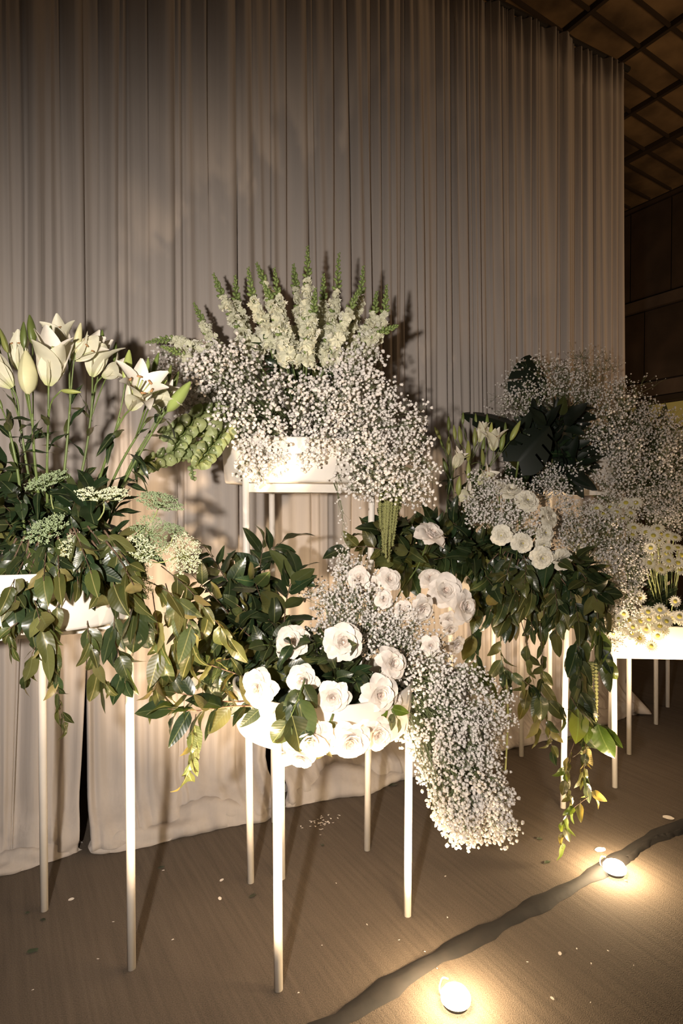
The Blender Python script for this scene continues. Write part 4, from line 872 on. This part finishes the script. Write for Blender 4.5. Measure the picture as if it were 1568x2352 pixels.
RO = [
 ('white rose with ragged petals highest on the left in front of the camellia leaves', 672, 1478, 2.02, 40, (-.25, -.9, .5), 2),
 ('largest white rose, fully open, above the centre of the front bowl', 787, 1475, 1.96, 47, (.05, -1, .25), 1),
 ('white rose furthest left in the front bowl, with jagged petals', 598, 1578, 1.90, 43, (-.3, -1, .1), 3),
 ('round white rose between the leftmost rose and the blush-centred one', 696, 1560, 1.88, 37, (-.1, -1, .15), 4),
 ('white rose with a blush centre in the middle of the front bowl', 764, 1598, 1.84, 39, (.05, -1, .05), 5),
 ('large tilted white rose at the right side of the front bowl', 866, 1592, 1.90, 45, (.35, -.95, .15), 6),
 ('white rose just above the tilted one, turned to the right', 893, 1525, 1.96, 38, (.5, -.8, .3), 7),
 ('brightly lit white rose hanging over the rim beside the bowl\'s front leg', 718, 1690, 1.76, 50, (-.1, -1, -.15), 8),
 ('small cream rose peeking out on the rim between the two hanging roses', 772, 1660, 1.86, 26, (0, -1, .3), 9),
 ('brightly lit white rose hanging in the middle of the rim', 803, 1693, 1.78, 48, (.1, -1, -.15), 10),
 ('brightly lit white rose on the right part of the rim', 864, 1682, 1.84, 36, (.3, -1, 0), 11),
 ('lowest white rose touching the crossbar by the front leg', 692, 1732, 1.76, 34, (-.1, -1, -.5), 12),
 ('tiny white rose bud beside the rim at the right of the front bowl', 908, 1608, 1.94, 15, (.5, -.7, .2), 13),
 ('white rose on a long bare stem above the dark leaves, far from the others', 985, 1236, 2.52, 38, (.35, -.6, .75), 14),
 ('half-open white rose right of the small baby\'s breath tuft', 890, 1333, 2.34, 28, (.3, -.85, .4), 15),
 ('faded rose left of the half-open one', 858, 1342, 2.36, 20, (-.3, -.85, .3), 16),
 ('faded rose wrapped in baby\'s breath at the top left of the bunch', 826, 1330, 2.34, 28, (-.2, -.9, .4), 17),
 ('small faded rose in the baby\'s breath below the half-open one', 880, 1378, 2.30, 22, (.1, -1, .2), 18),
 ('small rose right of the baby\'s breath with closed petals', 925, 1402, 2.34, 24, (.1, -.9, .2), 19),
 ('long-petalled blush rose left of the big cluster of three', 962, 1394, 2.36, 34, (.4, -.8, -.2), 20),
 ('big white rose, upper one of the bright cluster at right', 1018, 1362, 2.36, 44, (.1, -.9, .4), 21),
 ('big white rose, lower right one of the bright cluster', 1055, 1392, 2.34, 40, (.6, -.8, .1), 22),
 ('warm-lit rose behind the bright cluster', 990, 1335, 2.46, 30, (-.1, -.7, .6), 23),
 ('small blush rose under the bright cluster', 1026, 1420, 2.40, 22, (.2, -.9, -.2), 24),
 ('small warm-lit rose above the lowest right one', 1030, 1440, 2.38, 20, (.3, -.9, -.3), 25),
 ('white rose at the lower right beside the curtain and stand leg', 1040, 1478, 2.34, 26, (.5, -.7, -.3), 26),
 ('pinkish faded rose at the top of the long baby\'s breath cascade', 988, 1482, 2.26, 24, (0, -1, .1), 27),
]
for (lb, x, y, d, r, ax, sd) in RO:
    if sd in (15, 16, 17, 18, 19, 20, 27): d -= .15
    st = [(x - (x - 770) * .35, y + 50, d + .06), (770 + (x - 770) * .2, 1600, 2.1)] if x < 930 and y < 1620 else None
    if sd == 14: st = [(960, 1300, 2.45), (925, 1350, 2.40), (900, 1395, 2.36)]
    rose(lb, x, y, d, r * .93, ax, seed=sd, stem=st, open_=.7 if r < 30 else 1.0)
gyp('round tuft of baby\'s breath behind the largest rose', [(760, 1420, 55, 55, 2.25), (820, 1400, 70, 60, 2.22), (740, 1480, 45, 50, 2.2), (870, 1440, 60, 50, 2.2), (830, 1460, 70, 50, 2.18)], (800, 1520, 2.2), 170, 12, 6.5, .12, 20, seed=21)
gyp('narrow tuft of baby\'s breath around the faded roses', [(820, 1335, 42, 45, 2.28), (795, 1300, 20, 25, 2.3), (730, 1370, 35, 22, 2.35, 700)], (830, 1430, 2.3), 62, 10, 6, .06, 20, seed=22)
gyp('baby\'s breath between the upper roses and the cascade', [(930, 1450, 60, 60, 2.24), (960, 1510, 60, 50, 2.2), (900, 1490, 45, 40, 2.2)], (900, 1560, 2.2), 110, 12, 6.2, .1, 20, seed=23)
gyp('long cascade of baby\'s breath pouring over the right rim of the front bowl',
    [(985, 1560, 75, 60, 2.12), (1050, 1600, 80, 70, 2.12), (1020, 1680, 95, 65, 2.08), (1085, 1680, 68, 70, 2.1), (1060, 1770, 88, 62, 2.02), (1040, 1830, 50, 45, 2.0)],
    (930, 1560, 2.15), 520, 14, 7.4, .14, 20, seed=24, droop=.2)
gyp('brightly lit lower end of the baby\'s breath cascade close to the floor', [(1080, 1860, 66, 48, 1.98), (1062, 1900, 36, 24, 1.96), (1150, 1890, 26, 28, 1.98), (1130, 1820, 36, 35, 2.0)], (1030, 1700, 2.05), 150, 13, 9, .08, 19, seed=25, droop=.2)
gyp('small baby\'s breath tuft poking out right of the front bowl\'s leg', [(975, 1775, 18, 25, 2.05), (1155, 1630, 22, 35, 2.12)], (990, 1700, 2.1), 16, 11, 6.5, .04, 17, seed=26)
# ================================================================== MIDDLE RIGHT ARRANGEMENT
def mon(label, px, py, d, dirv, nrm, lpx, stem):
    p = at(px, py, d); s = lpx * d / F; t = thing('monstera_leaf', label, 'leaf', p)
    child('blade', MON, t, (0, 0, 0), basis(dirv, nrm), s)
    mb = MB(); mb.tube(spline([Vector()] + [at(*c) - p for c in stem], 8), .005, 7); child('stalk', mb.mesh('stalk', M['stem']), t)
mon('large dark split leaf standing highest above the baby\'s breath at right', 1215, 905, 3.35, (.15, .15, 1), (.1, -1, .1), 105, [(1220, 980, 3.4), (1210, 1130, 3.3)])
mon('dark leaf reaching left above the small lilies', 1190, 985, 3.1, (-.9, -.1, .45), (.1, -.6, .8), 130, [(1210, 1050, 3.15), (1200, 1130, 3.2)])
mon('dark leaf right of the small lilies pointing at the baby\'s breath', 1190, 1060, 3.0, (.6, -.1, .75), (0, -.9, .4), 110, [(1180, 1120, 3.1), (1160, 1180, 3.2)])
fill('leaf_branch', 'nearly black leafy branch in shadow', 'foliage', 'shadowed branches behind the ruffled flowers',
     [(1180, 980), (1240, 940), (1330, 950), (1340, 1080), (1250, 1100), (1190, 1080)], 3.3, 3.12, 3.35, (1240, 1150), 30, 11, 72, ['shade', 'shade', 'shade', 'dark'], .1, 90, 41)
lily_stem('small lily stem with a wide open flower pointing right above the baby\'s breath', [(1040, 1220, 3.0), (1070, 1180, 2.95), (1092, 1130, 2.92)], [(1098, 1112, 2.9, (.55, -.45, .6), 52, 0)], [(1075, 1060, 2.95, (0, 0, 1), 48, 'y'), (1125, 1010, 2.95, (.1, 0, 1), 40, 'y')], 5, 45, .003)
lily_stem('small lily stem with the lowest flower above the dark leaves', [(1030, 1220, 2.95), (1045, 1190, 2.9), (1050, 1150, 2.88)], [(1048, 1150, 2.86, (.6, -.4, .5), 48, 1)], [(1052, 1138, 2.82, (.05, -.1, 1), 44, 'y', 1.2), (1028, 1090, 2.9, (-.3, 0, 1), 40, 'g')], 5, 45, .003)
lily_stem('small lily stem with an upright flower with brown stamens', [(1060, 1230, 3.05), (1090, 1130, 3.0), (1130, 1060, 2.98)], [(1133, 1035, 2.96, (-.05, -.35, 1), 52, 1)], [(1150, 1035, 2.98, (.15, 0, 1), 46, 'y', 1.1), (1160, 1000, 3.0, (.0, 0, 1), 30, 'g'), (1172, 1012, 3.0, (.45, 0, .9), 50, 'y', 1.1)], 6, 50, .003)
lily_stem('small lily stem with a drooping flower on the left', [(1020, 1220, 3.0), (1030, 1130, 2.98), (1042, 1080, 2.96)], [(1042, 1075, 2.95, (.3, -.4, .7), 44, 1)], [(1030, 1045, 2.95, (0, 0, 1), 42, 'y'), (1012, 1010, 2.98, (-.5, 0, 1), 34, 'y'), (1030, 990, 3.0, (.0, 0, 1), 34, 'g'), (1018, 1030, 3.0, (-.3, 0, 1), 26, 'g')], 6, 50, .003)
lily_stem('small lily stem with many closed green buds and a pale flower', [(1050, 1230, 3.1), (1070, 1120, 3.08), (1085, 1030, 3.06)], [(1100, 1015, 3.05, (.2, -.3, 1), 48, 2)], [(1062, 975, 3.08, (.05, 0, 1), 28, 'g'), (1058, 1020, 3.05, (-.1, 0, 1), 42, 'y'), (1093, 975, 3.08, (-.05, 0, 1), 26, 'g'), (1118, 985, 3.08, (.0, 0, 1), 34, 'g'), (1090, 1025, 3.0, (0, 0, 1), 42, 'y'), (1110, 1070, 2.95, (-.1, 0, 1), 40, 'y')], 7, 50, .003)
lily_stem('small lily stem with a bud pointing at the curtain gather', [(1060, 1230, 3.1), (1085, 1150, 3.05), (1100, 1080, 3.02)], [], [(1108, 1040, 3.02, (.1, 0, 1), 36, 'g'), (1075, 1100, 2.95, (.0, 0, 1), 40, 'y'), (1045, 1010, 3.05, (-.1, 0, 1), 34, 'y')], 9, 52, .003)
gyp('dome of tiny baby\'s breath below the small lilies', [(1150, 1160, 78, 52, 2.85), (1110, 1175, 45, 36, 2.83), (1190, 1195, 55, 38, 2.82), (1120, 1120, 40, 25, 2.9)], (1140, 1230, 2.95), 150, 13, 5.2, .12, 17, seed=31)
RG = 'branches in the middle right mound'
fill('leaf_branch', 'dark green branch in the middle right mound', 'foliage', RG,
     [(930, 1170), (1040, 1190), (1130, 1240), (1310, 1280), (1390, 1330), (1380, 1400), (1200, 1400), (1080, 1340), (960, 1290), (870, 1290)], 3.0, 2.62, 2.95, (1090, 1290), 60, 12, 60, ['dark', 'dark', 'mid'], .3, 110, 51)
fill('leaf_branch', 'dark leafy branch arching behind the faded roses', 'foliage', 'branches behind the faded roses',
     [(800, 1230), (930, 1190), (960, 1330), (860, 1330)], 2.75, 2.5, 2.7, (930, 1300), 14, 9, 68, ['dark', 'mid'], .2, 110, 52)
fill('leaf_branch', 'branch drooping over the mound\'s front edge', 'foliage', 'branches drooping from the mound',
     [(1080, 1330), (1390, 1330), (1400, 1440), (1300, 1480), (1080, 1420)], 2.85, 2.6, 2.8, (1200, 1260), 32, 11, 56, ['mid', 'dark', 'mid', 'olive'], .8, 110, 53, down=.7)
branch('leaf_branch', 'thin branch with long leaves pointing left above the faded roses', 'foliage', [(930, 1300, 2.6), (880, 1265, 2.55), (830, 1255, 2.52), (780, 1262, 2.5)], 8, 66, ['dark', 'olive'], droop=.1, seed=71)
for i, (lb, pts, n, sz, kd) in enumerate([
    ('hanging vine beside the hidden left leg of the middle right stand', [(1080, 1420, 2.7), (1085, 1470, 2.66), (1100, 1530, 2.64), (1110, 1560, 2.64)], 10, 66, ['mid', 'dark']),
    ('hanging vine with a long bare green stem passing the baby\'s breath', [(1150, 1420, 2.7), (1150, 1500, 2.66), (1160, 1560, 2.62), (1165, 1640, 2.6)], 10, 58, ['mid', 'dark']),
    ('vine hanging down in front of the second leg from the left', [(1195, 1420, 2.7), (1215, 1500, 2.66), (1215, 1570, 2.64), (1205, 1610, 2.64)], 10, 60, ['mid', 'dark', 'olive']),
    ('thin vine slanting right across the legs with spaced leaves', [(1155, 1530, 2.62), (1210, 1570, 2.58), (1260, 1610, 2.56), (1330, 1640, 2.55)], 7, 62, ['mid', 'dark']),
    ('vine with heart-shaped leaves left of the bright leg', [(1240, 1430, 2.68), (1245, 1520, 2.62), (1240, 1600, 2.6), (1235, 1680, 2.6)], 13, 54, ['mid', 'olive']),
    ('short vine ending left of the bright leg near the floor', [(1250, 1640, 2.6), (1262, 1680, 2.58), (1270, 1740, 2.58)], 6, 48, ['dark', 'olive']),
    ('thick leafy vine hanging along the bright leg of the middle right stand', [(1320, 1430, 2.7), (1330, 1520, 2.62), (1330, 1610, 2.6), (1345, 1680, 2.58)], 20, 74, ['mid', 'dark', 'dark']),
    ('vine with bright green leaves sweeping right across the bright leg', [(1310, 1600, 2.58), (1330, 1630, 2.54), (1370, 1660, 2.52), (1410, 1690, 2.52)], 8, 82, ['bright', 'mid']),
    ('curling vine with small olive leaves below the bright green ones', [(1335, 1660, 2.58), (1345, 1720, 2.55), (1340, 1790, 2.54), (1365, 1825, 2.54)], 18, 42, ['olive', 'vine', 'mid']),
    ('thin vine wound around the lower part of the bright leg', [(1320, 1700, 2.56), (1300, 1760, 2.54), (1300, 1800, 2.52), (1310, 1840, 2.52)], 14, 38, ['olive', 'vine', 'bright']),
    ('lowest dangling vine end almost touching the floor', [(1350, 1830, 2.52), (1312, 1860, 2.48), (1296, 1890, 2.46), (1290, 1950, 2.45)], 9, 44, ['olive', 'bright', 'vine']),
    ('vine hanging in front of the right part of the mound', [(1370, 1400, 2.7), (1380, 1470, 2.66), (1390, 1530, 2.64)], 10, 72, ['dark', 'mid', 'bright'])]):
    branch('hanging_vine', lb, 'foliage', pts, n, sz, kd, droop=.75, spread=.65, rad=.0018, seed=120 + i, twig='stem' if i == 1 else 'twig')
tassels('olive amaranth tassels hanging between the bright leg and the right bowl', [((1340 + dx, 1520, 2.66), (1340 + dx, ey, 2.66)) for dx, ey in ((0, 1640), (10, 1670), (20, 1650), (28, 1690), (-8, 1620), (15, 1625))], 9, .009)
mb = MB(); mb.tube(spline([at(1163, 1560, 2.6), at(1166, 1640, 2.59), at(1164, 1700, 2.58), at(1160, 1772, 2.57)], 10), .0035, 6)
tag(link(bpy.data.objects.new('bare_stem', mb.mesh('bare_stem', M['stem_pale']))), 'bare cut green stem hanging straight down right of the cascade', 'stem')
RF = [('ruffled cream flower at the left end of the arc, seen from the side', 1143, 1124, 2.82, 22, (-.3, -.5, .9)),
      ('ruffled cream flower second from the left in the upper arc', 1172, 1134, 2.80, 25, (0, -.6, .8)),
      ('fully open ruffled cream flower with a yellow eye', 1206, 1154, 2.76, 29, (.1, -.9, .4)),
      ('shaded ruffled flower right below the one with the yellow eye', 1254, 1190, 2.80, 27, (.5, -.8, .3)),
      ('ruffled flower in the middle of the column at the right', 1247, 1224, 2.78, 23, (.2, -.95, .1)),
      ('ruffled flower half hidden above the lowest pair', 1244, 1252, 2.80, 21, (.1, -1, 0)),
      ('ruffled cream flower on the left of the lower row', 1151, 1229, 2.74, 25, (-.3, -1, 0)),
      ('ruffled cream flower right of the lower row\'s first one', 1197, 1247, 2.72, 25, (0, -1, 0)),
      ('ruffled cream flower lowest of all, left one of the touching pair', 1243, 1280, 2.70, 28, (-.1, -1, -.1)),
      ('ruffled cream flower lowest right, touching its neighbour', 1286, 1284, 2.70, 27, (.3, -1, -.1)),
      ('small ruffled bud behind the lower left flower', 1170, 1215, 2.80, 15, (.4, -.8, .4))]
for i, a in enumerate(RF): ruffled(*a, 200 + i)
# ================================================================== FAR RIGHT
gyp('upper left mass of baby\'s breath under the large split leaf', [(1235, 890, 70, 55, 3.45), (1310, 890, 70, 45, 3.5), (1200, 930, 45, 40, 3.4), (1345, 850, 35, 38, 3.6, 400)], (1310, 1090, 3.6), 170, 12, 4.6, .2, 18, seed=41)
gyp('huge mass of baby\'s breath at the upper right edge', [(1400, 970, 100, 80, 3.45), (1470, 990, 80, 62, 3.6), (1400, 1060, 85, 75, 3.35), (1490, 1080, 90, 100, 3.4), (1550, 1060, 50, 75, 3.5), (1540, 1170, 60, 50, 3.5)], (1450, 1130, 3.7), 560, 13, 4.8, .22, 19, seed=42)
gyp('sparse airy twigs of baby\'s breath against the curtain at upper right', [(1350, 850, 60, 32, 3.65), (1165, 930, 40, 35, 3.45), (1480, 895, 30, 22, 3.7), (1400, 885, 60, 20, 3.7)], (1350, 960, 3.6), 36, 8, 3.4, .1, 24, seed=43)
gyp('baby\'s breath in front of the back stand\'s white planter', [(1230, 1090, 55, 34, 3.2), (1300, 1100, 60, 30, 3.2), (1200, 1060, 28, 24, 3.2), (1270, 1130, 55, 26, 3.2)], (1300, 1110, 3.4), 110, 11, 4.6, .1, 16, seed=44)
gyp('copper-lit baby\'s breath between the ruffled flowers and the daisies', [(1330, 1200, 60, 45, 3.15), (1300, 1250, 35, 40, 3.1), (1375, 1230, 55, 50, 3.1), (1400, 1180, 60, 40, 3.2)], (1350, 1300, 3.2), 190, 13, 4.8, .14, 16, seed=45)
gyp('golden baby\'s breath hanging down left of the right bowl', [(1430, 1310, 55, 50, 3.05), (1425, 1390, 45, 60, 3.0), (1395, 1430, 35, 40, 2.98), (1460, 1270, 45, 40, 3.1), (1400, 1465, 30, 22, 2.96)], (1450, 1400, 3.15), 230, 13, 4.8, .12, 16, seed=46, droop=.2)
gyp('dark baby\'s breath under the daisies at the right edge', [(1500, 1200, 70, 30, 3.3), (1560, 1190, 30, 40, 3.3), (1500, 1150, 60, 30, 3.35)], (1500, 1230, 3.5), 70, 11, 4.4, .1, 16, seed=47)
mb = MB()
for k in range(16):
    a = k * 2 * math.pi / 16; ca, sa = math.cos(a), math.sin(a)
    mb.add([Vector((ca * r - sa * x, sa * r + ca * x, z)) for (r, x, z) in ((.25, -.06, .02), (.25, .06, .02), (.7, -.13, .10), (.7, .13, .10), (.97, -.08, .04), (.97, .08, .04), (1.03, 0, .02))], [(0, 2, 3, 1), (2, 4, 5, 3), (4, 6, 5)])
mb.lathe([(.28, 0), (.16, -.14), (.05, -.2)], 8)
RAYS = mb.mesh('ray_petals', M['daisy'], False)
mb = MB(); mb.lathe([(.34, .0), (.30, .10), (.18, .16), (0, .18)], 12); DISC = mb.mesh('daisy_disc', M['disc'])
def daisies(label, group, spots, d, rpx, root, ax, seed):
    rr = random.Random(seed)
    ys = sorted(p[1] for p in spots); xs = sorted(p[0] for p in spots); n3 = len(spots) // 3
    for (x, y) in spots:
        wh = ('top left', 'top middle', 'top right', 'middle left', 'centre', 'middle right', 'lower left', 'lower middle', 'lower right')[3 * ((y > ys[n3]) + (y > ys[2 * n3])) + (x > xs[n3]) + (x > xs[2 * n3])]
        dd = d + rr.uniform(-.08, .08); p = at(x, y, dd); s = rpx * dd / F * rr.uniform(.85, 1.15)
        t = thing('daisy', label + ', ' + wh + ' part', 'flower', p, group + ', ' + wh); q = zbasis(Vector(ax) + rv(.35), rr.uniform(0, 6))
        child('ray_petals', RAYS, t, (0, 0, 0), q, s); child('disc', DISC, t, (0, 0, 0), q, s)
        e = at(root[0] + (x - root[0]) * .55, root[1] + (y - root[1]) * .25, root[2]) - p
        mb = MB(); mb.tube(spline([q @ Vector((0, 0, -.1 * s)), q @ Vector((0, 0, -.03)) + Vector((0, 0, -.02)), e], 6), .0022, 5); child('stem', mb.mesh('stem', M['stem_pale']), t)
rr_ = random.Random(5)
daisies('shaded white daisy in the flat cluster nearest the ruffled flowers', 'daisies of the upper left cluster',
        [(1370, 1168), (1385, 1180), (1400, 1165), (1415, 1176), (1405, 1192), (1425, 1160), (1440, 1172), (1460, 1155), (1448, 1178), (1430, 1190), (1415, 1202), (1443, 1205), (1428, 1214), (1455, 1212), (1452, 1228), (1390, 1196), (1468, 1213), (1437, 1155)], 3.15, 15, (1440, 1290, 3.25), (-.1, -.75, .8), 1)
daisies('white daisy in the standing cluster at the right edge', 'daisies of the upright right cluster',
        [(1483, 1223), (1500, 1230), (1518, 1226), (1533, 1230), (1550, 1234), (1505, 1243), (1512, 1240), (1494, 1258), (1534, 1259), (1556, 1258), (1497, 1273), (1513, 1278), (1530, 1272), (1565, 1275), (1491, 1293), (1535, 1288), (1557, 1293), (1503, 1298), (1517, 1308), (1533, 1303), (1562, 1308), (1510, 1214), (1480, 1262)], 3.02, 15, (1530, 1430, 3.15), (-.1, -.85, .55), 2)
daisies('white daisy spilling over the front rim of the right bowl', 'daisies over the right bowl\'s rim',
        [(1488, 1405), (1500, 1412), (1515, 1400), (1512, 1417), (1524, 1408), (1530, 1427), (1547, 1418), (1560, 1416), (1565, 1425), (1490, 1422), (1470, 1427), (1483, 1445), (1503, 1448), (1515, 1438), (1522, 1449), (1510, 1460), (1450, 1454), (1468, 1466), (1495, 1484), (1468, 1372), (1550, 1381), (1453, 1440), (1440, 1447), (1475, 1410)], 2.92, 15, (1530, 1430, 3.1), (-.1, -.9, .35), 3)
daisies('golden-lit daisy buried in the baby\'s breath left of the right bowl', 'daisies in the golden baby\'s breath', [(1398, 1432), (1420, 1420), (1385, 1445), (1432, 1410), (1408, 1455), (1445, 1425), (1368, 1440)], 2.9, 13, (1450, 1430, 3.1), (-.2, -.9, .3), 4)
fill('leafy_spray', 'dark fine-leaved spray', 'foliage', 'sprays under the standing daisies', [(1470, 1310), (1568, 1310), (1568, 1440), (1480, 1440)], 3.2, 3.1, 3.25, (1530, 1450), 14, 10, 42, ['lily', 'dark'], .2, 80, 61, 'stem')
fill('leaf_branch', 'branch with narrow dark leaves', 'foliage', 'branches right of the ruffled flowers', [(1310, 1270), (1390, 1290), (1400, 1340), (1330, 1360)], 2.9, 2.75, 2.9, (1320, 1330), 9, 9, 62, ['dark', 'mid'], .5, 80, 62)
fill('leaf_branch', 'dark shaded branch', 'foliage', 'shaded branches under the upper right baby\'s breath', [(1350, 960), (1560, 960), (1560, 1180), (1350, 1130)], 3.75, 3.65, 3.8, (1450, 1130), 22, 10, 70, ['dark'], .2, 110, 63)
# ================================================================== FLOOR THINGS
def strip(label, pts, wpx, name='floor_cable_cover'):
    C = [floor_at(*p) for p in pts]; line = spline(C, 40); rr = random.Random(3); mb = MB(); vs = []
    for i, p in enumerate(line):
        t_ = (line[min(40, i + 1)] - line[max(0, i - 1)]).normalized(); s_ = t_.cross(Vector((0, 0, 1)))
        hw = wpx / 2 * (1 + .22 * math.sin(i * .9) + .12 * math.sin(i * 2.3))
        for (f_, z) in ((-1, .001), (-.8, .006), (-.25, .013 + .003 * math.sin(i * 1.7)), (.25, .014 + .003 * math.sin(i * 1.3 + 1)), (.8, .006), (1, .001)): vs.append(p + s_ * hw * f_ + Vector((0, 0, z)))
    mb.add(vs, [(i * 6 + k, i * 6 + k + 1, (i + 1) * 6 + k + 1, (i + 1) * 6 + k) for i in range(40) for k in range(5)])
    return tag(link(bpy.data.objects.new(name, mb.mesh(name, M['tape']))), label, 'cable')
strip('long dark cloth strip covering the cable across the carpet between the two glowing lamps', [(640, 2420), (800, 2330), (960, 2225), (1120, 2140), (1240, 2075), (1380, 2000), (1480, 1935), (1600, 1880)], .07)
strip('thin loose dark fold of cloth beside the strip at the right edge', [(1440, 1975), (1500, 1930), (1545, 1918), (1600, 1895)], .03, 'cloth_fold')
def floor_lamp(label, x, y, tgt, power, vis=True):
    t = thing('floor_spotlight', label, 'lamp', (x, y, 0))
    mb = MB(); mb.lathe([(0, .0), (.036, .0), (.038, .003), (.038, .018), (0, .019)], 28); child('housing', mb.mesh('housing', M['black']), t)
    mb = MB(); mb.lathe([(.030, .0185), (.044, .014), (.044, .026), (.036, .038), (.020, .047), (0, .050)], 28); child('lens', mb.mesh('lens', M['lamp']), t)
    mb = MB(); mb.tube(spline([(-.04, .03, .006), (-.042, .04, .02), (-.03, .055, .035), (-.012, .055, .032)], 12), .002, 6); child('bracket', mb.mesh('bracket', M['white']), t)
    spot('lamp_beam', (x, y, .052), tgt, power, WARM, 80, 1.0, .02)
    point('lamp_spill', (x, y, .10), power * .075, (1, .72, .42), .04)
floor_lamp('glowing floor spotlight at the bottom edge of the picture', *LAMPS[0][0], LAMPS[0][1], LAMPS[0][2])
floor_lamp('glowing floor spotlight on the carpet at the right', *LAMPS[1][0], LAMPS[1][1], LAMPS[1][2])
for (xy, tg, pw_) in LAMPS[2:]:
    spot('lamp_beam', (xy[0], xy[1], .10), tg, pw_, WARM, 64, 1.0, .035)
def debris(name, label, cat, px, py, kind, spx, ang, group=None):
    p = floor_at(px, py); s = spx * p.y / F
    if kind == 'petal': me = PET_ME
    elif kind == 'leaf': me = LEAF['dark'][1]
    elif kind == 'bit': me = BIT_ME
    o = bpy.data.objects.new(name, me); link(o); o.location = p + Vector((0, 0, .004)); o.rotation_euler = (R.uniform(-.1, .1), R.uniform(-.1, .1), ang); o.scale = (s, s, s * .6); tag(o, label, cat, group)
PET_ME = petal_mesh('fallen_petal', M['petal'], 1.0, .8, 12, 8, .2, pt=.1, ruff=.05)
mb = MB(); mb.add([Vector((-.5, -.2, 0)), Vector((.5, -.15, .0)), Vector((.3, .25, .08)), Vector((-.3, .2, .05)), Vector((0, 0, .15))], [(0, 1, 4), (1, 2, 4), (2, 3, 4), (3, 0, 4), (0, 3, 2, 1)]); BIT_ME = mb.mesh('bit', M['petal'])
mb = MB(); mb.tube([(-.5, 0, .02), (0, .08, .05), (.5, -.05, .02)], .05, 5); TW = mb.mesh('twig', M['black'])
for (n_, lb, x, y, k, s, a) in [
    ('fallen_flower', 'white fallen flower head on the carpet near the right floor lamp', 1367, 1957, 'petal', 24, .3),
    ('fallen_petal', 'long white petal on the carpet at the right edge', 1520, 1877, 'petal', 22, -.5),
    ('fallen_petal', 'tiny pale petal on the carpet left of the nearest stand', 505, 2027, 'petal', 10, 1),
    ('fallen_petal', 'tiny pale petal just in front of the one left of the nearest stand', 506, 2070, 'petal', 10, 2),
    ('fallen_petal', 'small pink-white petal on the carpet between the two left legs', 156, 2070, 'petal', 12, .4),
    ('fallen_petal', 'small white petal in the open carpet at the lower right', 1285, 2197, 'petal', 10, 1.2),
    ('fallen_petal', 'speck-like petal at the lower right corner of the carpet', 1272, 2300, 'petal', 9, 2.2),
    ('fallen_leaf', 'dark leaf on the carpet in front of the curtain hem', 378, 1993, 'leaf', 20, 1.7),
    ('fallen_leaf', 'dark leaf beside the foot of the left stand\'s outer leg', 68, 2099, 'leaf', 14, 1.4),
    ('fallen_leaf', 'dark leaf just right of the left stand\'s outer leg', 104, 2116, 'leaf', 18, 1.2),
    ('fallen_leaf', 'small curled leaf below the foot of the tall stand\'s left leg', 573, 2064, 'leaf', 26, -.6),
    ('fallen_leaf', 'dark leaf on the carpet below the lowest vine end', 1250, 1985, 'leaf', 22, -1.0),
    ('fallen_leaf', 'dark leaf on the carpet right of the cascade end', 1232, 1929, 'leaf', 22, -1.3),
    ('fallen_leaf', 'green leaf lying by the curtain hem behind the front stand', 670, 1848, 'leaf', 48, -1.0),
    ('fallen_leaf', 'light green leaf on the carpet behind the front stand\'s right leg', 915, 1803, 'leaf', 26, 1.8),
    ('fallen_leaf', 'long dark leaf at the lower left of the carpet', 60, 2190, 'leaf', 34, -1.1),
    ('fallen_leaf', 'olive leaf fragment on the carpet behind the front stand', 742, 1945, 'leaf', 14, .4)]:
    debris(n_, lb, 'petal' if k == 'petal' else 'leaf', x, y, k, s, a)
rb = random.Random(4)
for k in range(34): debris('fallen_petal', 'tiny cream petal crumb scattered on the carpet behind the front stand', 'petal', 735 + rb.gauss(0, 22), 1888 + rb.gauss(0, 9), 'bit', rb.uniform(5, 9), rb.uniform(0, 6), 'petal crumbs behind the front stand')
for k in range(22): debris('fallen_petal', 'stray pale crumb on the open carpet', 'petal', rb.uniform(60, 1500), rb.uniform(2000, 2330), 'bit', rb.uniform(4, 7), rb.uniform(0, 6), 'stray crumbs on the carpet')
